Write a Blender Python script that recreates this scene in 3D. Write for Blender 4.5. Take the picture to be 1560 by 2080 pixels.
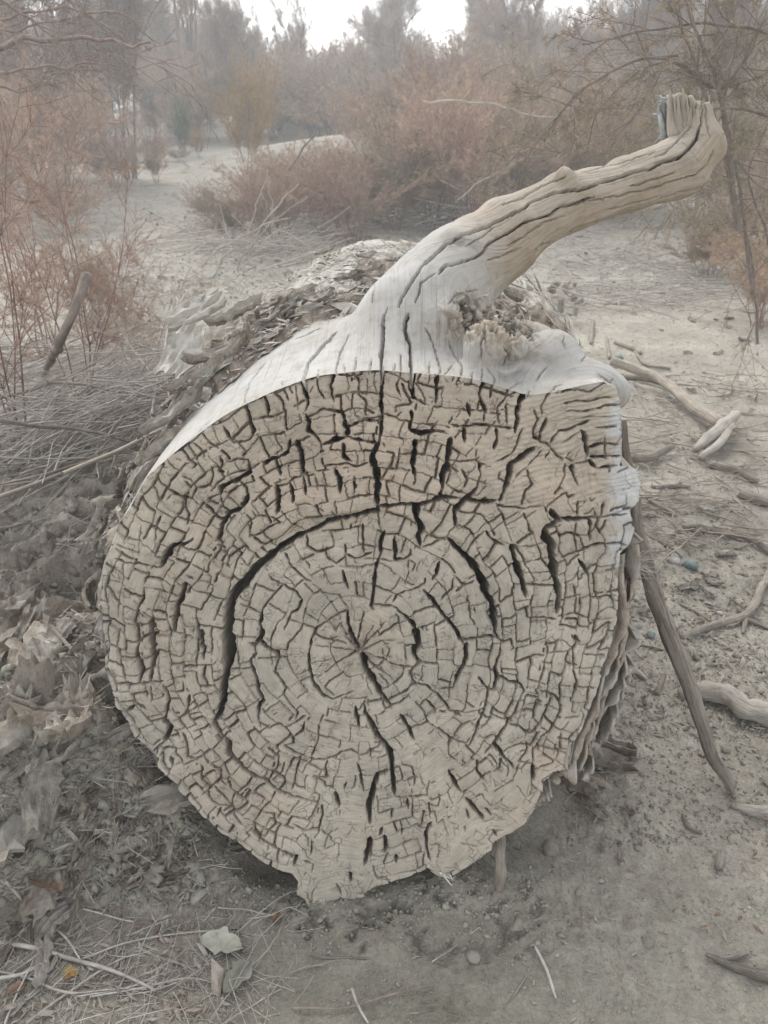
import bpy, math, random
import numpy as np
from mathutils import Vector

for o in list(bpy.data.objects):
    bpy.data.objects.remove(o)
SC = bpy.context.scene
COL = SC.collection
R_ = math.radians

# ------------------------------------------------------------------ camera, sky, sun, exposure
CAM_H, PITCH, T = 1.25, R_(28), 0.662
cam_d = bpy.data.cameras.new('camera')
cam = bpy.data.objects.new('camera', cam_d)
COL.objects.link(cam)
cam.location = (0, 0, CAM_H)
cam.rotation_euler = (R_(90) - PITCH, 0, 0)
cam_d.sensor_fit = 'VERTICAL'
cam_d.sensor_height = 32
cam_d.lens = 16 / T
cam_d.clip_start = .05
cam_d.clip_end = 600
cam_d.dof.use_dof = True
cam_d.dof.focus_distance = 1.3
cam_d.dof.aperture_fstop = 9
SC.camera = cam

SUN_EL, SUN_AZ = R_(48), R_(-20)          # azimuth measured from +Y towards +X
world = bpy.data.worlds.new('World')
SC.world = world
world.use_nodes = True
wn, wl = world.node_tree.nodes, world.node_tree.links
wn.clear()
sky = wn.new('ShaderNodeTexSky')
sky.sky_type = 'NISHITA'
sky.sun_disc = False
sky.sun_elevation = SUN_EL
sky.sun_rotation = SUN_AZ
sky.dust_density = 1.0
sky.air_density = 1.0
hsv = wn.new('ShaderNodeHueSaturation')
hsv.inputs['Saturation'].default_value = .22
bg = wn.new('ShaderNodeBackground')
bg.inputs['Strength'].default_value = .15
wo = wn.new('ShaderNodeOutputWorld')
wl.new(sky.outputs[0], hsv.inputs['Color'])
wl.new(hsv.outputs[0], bg.inputs['Color'])
wl.new(bg.outputs[0], wo.inputs['Surface'])

sun_d = bpy.data.lights.new('sun', 'SUN')
sun_d.energy = .9
sun_d.angle = R_(35)
sun_d.color = (1, .985, .95)
sun = bpy.data.objects.new('sun', sun_d)
COL.objects.link(sun)
sv = Vector((math.sin(SUN_AZ) * math.cos(SUN_EL), math.cos(SUN_AZ) * math.cos(SUN_EL), math.sin(SUN_EL)))
sun.rotation_euler = sv.to_track_quat('Z', 'Y').to_euler()
sun.location = (0, 0, 20)

SC.view_settings.view_transform = 'Standard'
SC.view_settings.look = 'None'
SC.view_settings.gamma = 1
SC.view_settings.use_curve_mapping = False
SC.cycles.volume_bounces = 3
SC.view_settings.exposure = 1.53

# ------------------------------------------------------------------ numeric helpers
def vn(x, y, z, seed=0):
    """value noise in [-1,1], vectorised"""
    x = np.asarray(x, np.float64); y = np.asarray(y, np.float64); z = np.asarray(z, np.float64)
    xi = np.floor(x).astype(np.int64); yi = np.floor(y).astype(np.int64); zi = np.floor(z).astype(np.int64)
    fx = x - xi; fy = y - yi; fz = z - zi
    fx = fx * fx * fx * (fx * (fx * 6 - 15) + 10); fy = fy * fy * fy * (fy * (fy * 6 - 15) + 10); fz = fz * fz * fz * (fz * (fz * 6 - 15) + 10)
    def hh(a, b, c):
        n = (a * 374761393 + b * 668265263 + c * 2147483647 + seed * 974634777) & 0x7fffffff
        n = ((n ^ (n >> 13)) * 1274126177) & 0x7fffffff
        n = ((n ^ (n >> 16)) * 69069 + 12345) & 0x7fffffff
        return (n & 0xffffff) / float(0x7fffff) - 1.0
    def lx(b, c):
        a0 = hh(xi, b, c); a1 = hh(xi + 1, b, c)
        return a0 + (a1 - a0) * fx
    def ly(c):
        b0 = lx(yi, c); b1 = lx(yi + 1, c)
        return b0 + (b1 - b0) * fy
    c0 = ly(zi); c1 = ly(zi + 1)
    return c0 + (c1 - c0) * fz

def vn2(x, y, seed=0):
    x = np.asarray(x, np.float64); y = np.asarray(y, np.float64)
    xi = np.floor(x).astype(np.int64); yi = np.floor(y).astype(np.int64)
    fx = x - xi; fy = y - yi
    fx = fx * fx * (3 - 2 * fx); fy = fy * fy * (3 - 2 * fy)
    def hh(a, b):
        n = (a * 374761393 + b * 668265263 + seed * 974634777) & 0x7fffffff
        n = ((n ^ (n >> 13)) * 1274126177) & 0x7fffffff
        n = ((n ^ (n >> 16)) * 69069 + 12345) & 0x7fffffff
        return (n & 0xffffff) / float(0x7fffff) - 1.0
    a = hh(xi, yi); b = hh(xi + 1, yi); c = hh(xi, yi + 1); d = hh(xi + 1, yi + 1)
    return (a + (b - a) * fx) * (1 - fy) + (c + (d - c) * fx) * fy

def fbm2(x, y, seed=0, oct=4, g=.5):
    s = 0; a = 1; n = 0
    for k in range(oct):
        s = s + a * vn2(x * 2 ** k + 17.3 * k, y * 2 ** k - 9.1 * k, seed + k); n += a; a *= g
    return s / n

def fbm3(x, y, z, seed=0, oct=3, g=.5):
    s = 0; a = 1; n = 0
    for k in range(oct):
        s = s + a * vn(x * 2 ** k + 7.3 * k, y * 2 ** k, z * 2 ** k, seed + k); n += a; a *= g
    return s / n

def sm(t):
    t = np.clip(t, 0, 1)
    return t * t * (3 - 2 * t)

FWD = np.array([0, math.cos(PITCH), -math.sin(PITCH)])
UPV = np.array([0, math.sin(PITCH), math.cos(PITCH)])
def ray(px, py):
    return FWD + (px - 780) / 1040 * T * np.array([1., 0, 0]) + (1040 - py) / 1040 * T * UPV
def P(px, py, y):
    d = ray(px, py); k = y / d[1]
    return np.array([d[0] * k, y, CAM_H + d[2] * k])
def G(px, py, z=0.):
    d = ray(px, py); k = (z - CAM_H) / d[2]
    return np.array([d[0] * k, d[1] * k, z])
def proj(x, y, z):
    dz = z - CAM_H
    dep = y * FWD[1] + dz * FWD[2]
    u = y * UPV[1] + dz * UPV[2]
    return 780 + x / dep / T * 1040, 1040 - u / dep / T * 1040, dep

# ------------------------------------------------------------------ object helpers
def tag(o, label=None, cat=None, group=None, kind=None):
    if label: o['label'] = label
    if cat: o['category'] = cat
    if group: o['group'] = group
    if kind: o['kind'] = kind
    return o

def obj(name, me, mat=None, parent=None, smooth=True):
    o = bpy.data.objects.new(name, me)
    COL.objects.link(o)
    if mat is not None and not me.materials: me.materials.append(mat)
    if parent: o.parent = parent
    return o

def empty(name, loc=(0, 0, 0)):
    o = bpy.data.objects.new(name, None)
    COL.objects.link(o); o.location = loc
    o.empty_display_size = .1
    return o

def mesh_np(name, V, F, smooth=True, attrs=None):
    """V (n,3); F (m,k) same-size polygons"""
    V = np.ascontiguousarray(V, np.float32); F = np.ascontiguousarray(F, np.int32)
    me = bpy.data.meshes.new(name)
    me.vertices.add(len(V)); me.vertices.foreach_set('co', V.ravel())
    k = F.shape[1]
    me.loops.add(F.size); me.loops.foreach_set('vertex_index', F.ravel())
    me.polygons.add(len(F))
    me.polygons.foreach_set('loop_start', np.arange(len(F), dtype=np.int32) * k)
    me.polygons.foreach_set('loop_total', np.full(len(F), k, np.int32))
    me.polygons.foreach_set('use_smooth', np.full(len(F), smooth, bool))
    for n, a in (attrs or {}).items():
        a = np.asarray(a, np.float32)
        if a.ndim == 1:
            at = me.attributes.new(n, 'FLOAT', 'POINT'); at.data.foreach_set('value', np.ascontiguousarray(a))
        else:
            at = me.attributes.new(n, 'FLOAT_VECTOR', 'POINT'); at.data.foreach_set('vector', np.ascontiguousarray(a).ravel())
    me.update(); me.validate()
    return me

# ------------------------------------------------------------------ material helpers
class NT:
    def __init__(self, name, rough=.9):
        self.m = bpy.data.materials.new(name); self.m.use_nodes = True
        self.n = self.m.node_tree.nodes; self.l = self.m.node_tree.links
        self.b = self.n['Principled BSDF']
        self.b.inputs['Roughness'].default_value = rough
        self.b.inputs['Specular IOR Level'].default_value = .15
    def new(self, t, **kw):
        q = self.n.new(t)
        for k, v in kw.items(): setattr(q, k, v)
        return q
    def noise(self, vec, scale, detail=4, rough=.55, dist=0):
        q = self.new('ShaderNodeTexNoise')
        q.inputs['Scale'].default_value = scale; q.inputs['Detail'].default_value = detail
        q.inputs['Roughness'].default_value = rough; q.inputs['Distortion'].default_value = dist
        if vec is not None: self.l.new(vec, q.inputs['Vector'])
        return q.outputs['Fac']
    def ramp(self, fac, stops):
        q = self.new('ShaderNodeValToRGB')
        e = q.color_ramp.elements
        while len(e) < len(stops): e.new(.5)
        for i, (p, c) in enumerate(stops):
            e[i].position = p; e[i].color = (c[0], c[1], c[2], 1) if not isinstance(c, (int, float)) else (c, c, c, 1)
        self.l.new(fac, q.inputs[0]); return q.outputs[0]
    def mix(self, fac, a, b, mode='MIX'):
        q = self.new('ShaderNodeMix', data_type='RGBA', blend_type=mode)
        for s, v in ((q.inputs[0], fac), (q.inputs[6], a), (q.inputs[7], b)):
            if isinstance(v, (int, float)): s.default_value = v
            elif isinstance(v, tuple): s.default_value = (v[0], v[1], v[2], 1)
            else: self.l.new(v, s)
        return q.outputs[2]
    def math(self, op, a, b=0., c=None):
        q = self.new('ShaderNodeMath', operation=op)
        for i, v in enumerate((a, b, c)):
            if v is None: continue
            if isinstance(v, (int, float)): q.inputs[i].default_value = v
            else: self.l.new(v, q.inputs[i])
        return q.outputs[0]
    def attr(self, name, out='Fac'):
        q = self.new('ShaderNodeAttribute'); q.attribute_name = name; return q.outputs[out]
    def pos(self):
        return self.new('ShaderNodeNewGeometry').outputs['Position']
    def objco(self):
        return self.new('ShaderNodeTexCoord').outputs['Object']
    def scale(self, vec, s):
        q = self.new('ShaderNodeMapping'); q.inputs['Scale'].default_value = s
        self.l.new(vec, q.inputs['Vector']); return q.outputs[0]
    def bump(self, h, dist=.002, strength=1., prev=None):
        q = self.new('ShaderNodeBump'); q.inputs['Distance'].default_value = dist
        q.inputs['Strength'].default_value = strength
        self.l.new(h, q.inputs['Height'])
        if prev is not None: self.l.new(prev, q.inputs['Normal'])
        self.l.new(q.outputs[0], self.b.inputs['Normal']); return q.outputs[0]
    def color(self, c):
        if isinstance(c, tuple): self.b.inputs['Base Color'].default_value = (c[0], c[1], c[2], 1)
        else: self.l.new(c, self.b.inputs['Base Color'])
    def rand(self):
        return self.new('ShaderNodeObjectInfo').outputs['Random']

# cut end grain
q = NT('end_grain_wood')
fc = q.attr('fc', 'Vector'); tint = q.attr('tint')
rings = q.noise(q.scale(fc, (420, 5, 1)), 1, 3, .6)
rad = q.noise(q.scale(fc, (40, 260, 1)), 1, 2, .6)
cells = q.noise(q.pos(), 900, 2, .6)
base = q.mix(tint, (.372, .332, .268), (.378, .308, .238))
patch = q.ramp(q.noise(q.pos(), 9, 5, .6), [(.3, .80), (.7, 1.16)])
base = q.mix(q.attr('pale'), base, (.44, .425, .40))
vo = q.new('ShaderNodeTexVoronoi'); vo.feature = 'DISTANCE_TO_EDGE'; vo.inputs['Scale'].default_value = 1
q.l.new(q.scale(q.mix(.012, fc, q.new('ShaderNodeTexNoise').outputs['Color'], 'ADD'), (58, 95, 1)), vo.inputs['Vector'])
micro = q.ramp(vo.outputs['Distance'], [(.0, 0.), (.045, 1.)])
gate = q.ramp(q.noise(q.pos(), 38, 3, .6), [(.40, 0.), (.48, 1.)])
micro = q.math('MAXIMUM', micro, gate)
c = q.mix(1., base, patch, 'MULTIPLY')
c = q.mix(1., c, q.ramp(micro, [(0, .74), (1, 1.)]), 'MULTIPLY')
c = q.mix(1., c, q.ramp(rings, [(.3, .86), (.62, 1.08)]), 'MULTIPLY')
c = q.mix(1., c, q.ramp(q.noise(q.pos(), 60, 4, .6), [(.3, .88), (.7, 1.10)]), 'MULTIPLY')
q.color(c)
b1 = q.bump(rings, .0016, .55)
b1 = q.bump(rad, .0012, .35, b1)
b1 = q.bump(cells, .0006, .5, b1)
q.bump(micro, .0022, .8, b1)
M_FACE = q.m

# weathered, bleached outside wood
q = NT('bleached_wood')
gv = q.attr('grain', 'Vector'); bl = q.attr('bleach')
streak = q.noise(q.scale(gv, (16, 3.0, 1)), 1, 5, .62, .4)
fine = q.noise(q.scale(gv, (75, 7, 1)), 1, 4, .65, .25)
big = q.noise(q.pos(), 6, 4, .6)
c = q.mix(bl, (.36, .305, .24), (.385, .378, .358))
c = q.mix(1., c, q.ramp(streak, [(.28, (.86, .85, .84)), (.5, (1, 1, 1)), (.75, (1.04, 1.03, 1.02))]), 'MULTIPLY')
c = q.mix(1., c, q.ramp(fine, [(.30, (.82, .80, .77)), (.44, (1, 1, 1)), (.8, (1.03, 1.03, 1.03))]), 'MULTIPLY')
c = q.mix(1., c, q.ramp(big, [(.3, (.84, .80, .74)), (.65, (1.06, 1.05, 1.05))]), 'MULTIPLY')
hair = q.ramp(q.noise(q.scale(gv, (34, 2.0, 1)), 1, 3, .62, .5), [(.345, .50), (.372, 1.)])
c = q.mix(q.math('MULTIPLY_ADD', bl, -.45, 1.), c, q.mix(1., c, hair, 'MULTIPLY'))
c = q.mix(1., c, q.ramp(q.noise(q.pos(), 45, 5, .7), [(.3, (.82, .79, .74)), (.52, (1, 1, 1))]), 'MULTIPLY')
q.color(c)
lines = q.ramp(q.noise(q.scale(gv, (30, 2.2, 1)), 1, 3, .6, .8), [(.30, 0.), (.36, 1.)])
bs = q.math('MULTIPLY_ADD', bl, -.8, 1.)
b1 = q.bump(q.math('MULTIPLY', streak, bs), .004, .5)
b1 = q.bump(q.math('MULTIPLY', fine, bs), .0018, .6, b1)
q.bump(q.math('MULTIPLY', lines, bs), .003, .7, b1)
M_BLEACH = q.m

def wood_mat(name, c0, c1, freq=(60, 60, 5), rough=.9, bump=.002, dirt=None):
    """streaked dry wood: grain along local Z"""
    q = NT(name, rough)
    oc = q.objco()
    st = q.noise(q.scale(oc, freq), 1, 5, .65, .5)
    c = q.ramp(st, [(.28, c0), (.68, c1)])
    c = q.mix(1., c, q.ramp(q.noise(q.pos(), 14, 4, .6), [(.3, .78), (.7, 1.15)]), 'MULTIPLY')
    c = q.mix(1., c, q.ramp(q.rand(), [(0, .78), (1, 1.16)]), 'MULTIPLY')
    if dirt:
        c = q.mix(q.ramp(q.noise(q.pos(), 22, 5, .7), [(.42, 0.), (.60, .85)]), c, dirt)
    q.color(c)
    b = q.bump(st, bump, .9)
    q.bump(q.noise(q.pos(), 160, 4, .7), .0015, .7, b)
    return q.m
SAND = (.36, .335, .29)
M_BARK = wood_mat('rotten_bark', (.15, .115, .085), (.33, .275, .215), (25, 60, 60), dirt=SAND, bump=.003)
M_FLAKE = wood_mat('grey_bark_flake', (.165, .143, .112), (.355, .318, .262), (20, 90, 90), dirt=SAND, bump=.003)
M_BROWN = wood_mat('brown_bark_flake', (.12, .08, .055), (.30, .215, .15), (20, 90, 90), bump=.003)
M_TWIG = wood_mat('dry_twig', (.27, .24, .205), (.52, .475, .42), (40, 40, 40))
M_TWIGDARK = wood_mat('dark_twig', (.12, .095, .08), (.24, .20, .165), (40, 40, 40))
M_REDSTEM = wood_mat('red_brown_stem', (.16, .085, .07), (.27, .155, .125), (40, 40, 40))
M_FIBRE = wood_mat('pale_fibre', (.38, .34, .29), (.66, .62, .56), (60, 60, 6))

def stick_mat(name, c0, c1):
    q = NT(name, .9)
    g = q.attr('gr', 'Vector')
    st = q.noise(q.scale(g, (5, 5, 1)), 1, 5, .68, .5); fn = q.noise(q.scale(g, (17, 17, 2.2)), 1, 4, .7, .3)
    c = q.ramp(st, [(.30, c0), (.66, c1)])
    c = q.mix(1., c, q.ramp(fn, [(.32, .62), (.46, 1.), (.7, 1.08)]), 'MULTIPLY')
    c = q.mix(1., c, q.ramp(q.noise(q.pos(), 20, 4, .6), [(.3, .78), (.7, 1.15)]), 'MULTIPLY')
    c = q.mix(1., c, q.ramp(q.rand(), [(0, .82), (1, 1.12)]), 'MULTIPLY')
    q.color(c)
    b = q.bump(st, .006, .8); b = q.bump(fn, .003, .9, b); q.bump(q.noise(q.pos(), 300, 3, .7), .001, .6, b)
    return q.m
M_STICK = stick_mat('grey_stick_wood', (.22, .185, .145), (.42, .37, .305))
M_PALESTICK = stick_mat('pale_stick_wood', (.34, .30, .25), (.50, .455, .39))
def foliage(name, cols, rough=.8):
    q = NT(name, rough)
    f = q.noise(q.pos(), 2.2, 3, .6)
    c = q.ramp(f, [(.30, cols[0]), (.5, cols[1]), (.68, cols[2])])
    c = q.mix(1., c, q.ramp(q.noise(q.pos(), 14, 2, .5), [(.3, .7), (.7, 1.25)]), 'MULTIPLY')
    c = q.mix(1., c, q.ramp(q.rand(), [(0, .8), (1, 1.2)]), 'MULTIPLY')
    q.color(c)
    return q.m
M_RUST = foliage('rust_feathery_foliage', [(.38, .235, .165), (.42, .295, .205), (.37, .295, .195)])
M_PINK = foliage('dusky_pink_foliage', [(.38, .25, .195), (.42, .30, .225), (.38, .30, .215)])
M_OLIVE = foliage('olive_brown_foliage', [(.25, .22, .14), (.31, .25, .17), (.34, .24, .17)])
M_TAN = foliage('tan_twiggy_foliage', [(.33, .26, .20), (.38, .29, .22), (.35, .25, .19)])
M_GREYTREE = foliage('grey_brown_tree_twigs', [(.29, .25, .215), (.36, .30, .25), (.39, .31, .25)])
M_GREEN = foliage('dark_green_foliage', [(.055, .12, .04), (.08, .15, .05), (.11, .17, .06)])
M_YELLOW = foliage('yellow_ochre_foliage', [(.32, .21, .07), (.36, .24, .09), (.30, .22, .10)])
M_TRUNK = wood_mat('grey_tree_bark', (.16, .14, .12), (.28, .245, .21), (12, 12, 3))
# ------------------------------------------------------------------ GROUND
PIT1 = G(128, 1225, .2); PIT2 = G(180, 1290, .15)
def gz(x, y, fine=True):
    x = np.asarray(x, np.float64); y = np.asarray(y, np.float64)
    z = .025 * fbm2(x * 1.3, y * 1.3, 3, 3)
    z = z * sm((y + 1) / 1.5) - .0
    m = sm((-x - .16) / .35) * sm((y - .84 + .05 * vn2(x * 6, y * 0 + 2, 5)) / .22) * (1 - sm((-x - 1.1) / 1.3)) * (1 - sm((y - 2.4) / 1.6))
    z = z + m * (.22 + .09 * fbm2(x * 2.8, y * 2.8, 9, 3))
    b = np.exp(-((x + .12) / .62) ** 2) * sm((y - 1.7) / .7) * (1 - sm((y - 2.75) / .9))
    z = z + .52 * b
    z = z + .05 * sm((x - .5) / .6) * sm((y - .9) / 1.2)
    under = np.exp(-(x / .36) ** 4) * sm((y - .90) / .06) * (1 - sm((y - 1.6) / .4))
    z = z - .02 * under
    hol = np.exp(-((x + .24) / .09) ** 2 - ((y - 1.0) / .10) ** 2)
    z = z - .035 * hol
    z = z - .11 * np.exp(-((x - PIT1[0]) / .075) ** 2 - ((y - PIT1[1]) / .06) ** 2) - .06 * np.exp(-((x - PIT2[0]) / .08) ** 2 - ((y - PIT2[1]) / .06) ** 2)
    z = z + .035 * np.exp(-((x - .17) / .14) ** 2 - ((y - .93) / .07) ** 2)
    z = z + .80 * sm((y - 9) / 22) + sm((y - 4) / 6) * .10 * fbm2(x * .25, y * .25, 21, 3)
    z = z + .40 * np.exp(-((y - 16.5) / 1.6) ** 2) * np.exp(-((x + .5) / 2.6) ** 2)
    if fine:
        near = 1 - sm((y - 6) / 10)
        rough = .30 + .9 * m + .8 * np.clip(b, 0, 1) + .35 * sm((x - .3) / .6)
        z = z + near * rough * (.020 * fbm2(x * 7, y * 7, 31, 4, .55) + .006 * np.abs(fbm2(x * 30, y * 30, 37, 3)))
        # torn, flaky ledges in the rotten heap, running down towards the lower left
        u = x * .55 - y * .83; v = x * .83 + y * .55
        led = np.abs(fbm2(u * 6 + 1.5 * vn2(v * 2, u, 3), v * 2.2, 41, 4, .6))
        z = z + m * near * (.10 * (1 - np.minimum(led * 2.2, 1)) - .04)
        fl = vn2(x * 26 + 2 * vn2(x * 9, y * 9, 2), y * 26, 45)
        z = z + near * (.25 + m) * .006 * np.round(fl * 2.5) / 2.5
        z = z + near * .0060 * fbm2(x * 48, y * 48, 48, 3, .6)
        # shrinkage holes in the silt under the nose of the log
        hol2 = np.exp(-((x - .03) / .28) ** 2 - ((y - .84) / .07) ** 2)
        z = z - hol2 * .022 * sm((fbm2(x * 30, y * 38, 51, 4, .65) - .20) / .05)
        z = z + hol2 * .02 * fbm2(x * 9, y * 9, 54, 3)
    return z

def gpos(px, py, off=0.):
    """ground point seen at a photo pixel"""
    z = 0.
    for _ in range(14):
        g = G(px, py, z); zn = float(gz(g[0], g[1], False)); z = .5 * z + .5 * zn
    g = G(px, py, z); return np.array([g[0], g[1], float(gz(g[0], g[1])) + off])

def ground():
    ys = [-60, -35, -18, -9, -5, -3, -2, -1.3, -.8, -.4, -.1, .1, .25, .38]
    y = .38
    while y < 76:
        y += max(.0068, (y - 1.0) * .0095) if y < 12 else y * .02
        ys.append(min(y, 76))
    ys = np.array(ys)
    half = []
    x = 0
    while x < 60:
        x += .0085 if x < 1.15 else max(.0085, (x - .6) * .028)
        half.append(min(x, 62))
    half = np.array(half)
    xs = np.concatenate([-half[::-1], [0], half])
    X, Y = np.meshgrid(xs, ys)
    Z = gz(X, Y)
    n, m = X.shape
    idx = np.arange(n * m).reshape(n, m)
    F = np.stack([idx[:-1, :-1], idx[:-1, 1:], idx[1:, 1:], idx[1:, :-1]], -1).reshape(-1, 4)
    V = np.stack([X, Y, Z], -1).reshape(-1, 3)
    print('ground quads', len(F))
    mnd = (sm((-X - .16) / .35) * sm((Y - .84) / .22) * (1 - sm((-X - 1.3) / 1.3)) * (1 - sm((Y - 2.6) / 1.6))).ravel()
    fore_dark = ((1 - sm((Y - .75) / .5)) * (1 - .55 * sm((X - .15) / .7))).ravel()  # soil colour goes darker towards the camera, less so on the right
    me = mesh_np('ground', V, F, True, {'mound': mnd, 'fore_dark': fore_dark * (1 - .55 * mnd) * .85})
    q = NT('sandy_silt')
    mo = q.attr('mound'); fd = q.attr('fore_dark'); p = q.pos()
    n1 = q.noise(p, 3.0, 6, .6); n2 = q.noise(p, 26, 5, .65); n3 = q.noise(p, 140, 4, .7)
    c = q.ramp(n1, [(.32, (.275, .248, .198)), (.5, (.345, .315, .258)), (.68, (.43, .395, .328))])
    c = q.mix(fd, c, q.ramp(n1, [(.32, (.228, .210, .165)), (.66, (.315, .292, .232))]))
    barky = q.ramp(n2, [(.35, (.24, .20, .16)), (.52, (.35, .31, .255)), (.66, (.44, .405, .345))])
    c = q.mix(q.math('MULTIPLY', mo, q.ramp(n1, [(.36, 1.), (.62, .45)])), c, barky)
    c = q.mix(1., c, q.ramp(n2, [(.32, .82), (.68, 1.12)]), 'MULTIPLY')
    c = q.mix(1., c, q.ramp(n3, [(.34, .78), (.55, 1.0), (.75, 1.12)]), 'MULTIPLY')
    # thin scatter of crumbled litter, only as colour
    lit = q.noise(q.scale(p, (1, .45, 1)), 75, 3, .7, 1.5)
    c = q.mix(q.math('MULTIPLY', q.ramp(lit, [(.58, 0.), (.64, .75)]), q.ramp(n1, [(.42, 0.), (.56, 1.)])), c, (.205, .165, .13))
    q.color(c)
    b = q.bump(n2, .014, .75)
    b = q.bump(n3, .005, .9, b)
    q.bump(q.noise(p, 420, 3, .7), .002, .8, b)
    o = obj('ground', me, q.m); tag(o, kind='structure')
    return o
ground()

# ------------------------------------------------------------------ THE SAWN FACE
C20, S20 = math.cos(R_(20)), math.sin(R_(20))
YB = CAM_H / math.tan(R_(55.3))
FN = np.array([0, -C20, S20])            # face normal
FB = np.array([0, YB, 0.])
FU = np.array([0, S20, C20])
def fab(px, py):
    """photo pixel -> (a,b) on the sawn plane"""
    d = ray(px, py); o = np.array([0, 0, CAM_H])
    k = FN.dot(FB - o) / FN.dot(d)
    p = o + d * k - FB
    return p[0], p.dot(FU)
def face_px(a, b):
    return proj(a, YB + b * S20, b * C20)
OUT_PX = [(288,989),(303,966),(345,928),(400,885),(455,845),(520,812),(590,782),(640,765),(700,758),(760,752),(830,758),(900,763),
 (960,770),(1010,785),(1060,800),(1085,803),(1130,796),(1180,784),(1225,776),(1248,786),(1258,815),(1262,870),(1263,945),(1290,955),(1300,985),
 (1296,1020),(1279,1040),(1289,1075),(1279,1106),(1259,1124),(1254,1162),(1254,1258),(1244,1308),(1228,1349),(1209,1407),(1186,1472),
 (1167,1507),(1155,1565),(1125,1572),(1103,1588),(1103,1618),(1086,1645),(1063,1676),(1036,1693),(1005,1707),(998,1726),(955,1757),
 (917,1784),(886,1780),(871,1765),(817,1784),(763,1799),(748,1811),(738,1825),(700,1827),(669,1832),(665,1844),(631,1850),(619,1828),
 (602,1817),(606,1790),(592,1775),(569,1768),(527,1748),(496,1727),(477,1709),(450,1696),(427,1675),(403,1649),(368,1607),(320,1557),
 (315,1534),(276,1495),(261,1461),(238,1434),(228,1399),(213,1361),(215,1318),(209,1288),(203,1224),(211,1155),(224,1116),(243,1062),(263,1035)]
OUT = np.array([fab(*p) for p in OUT_PX])
PXM = .00083                               # metres of wood per photo pixel on the face

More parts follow.
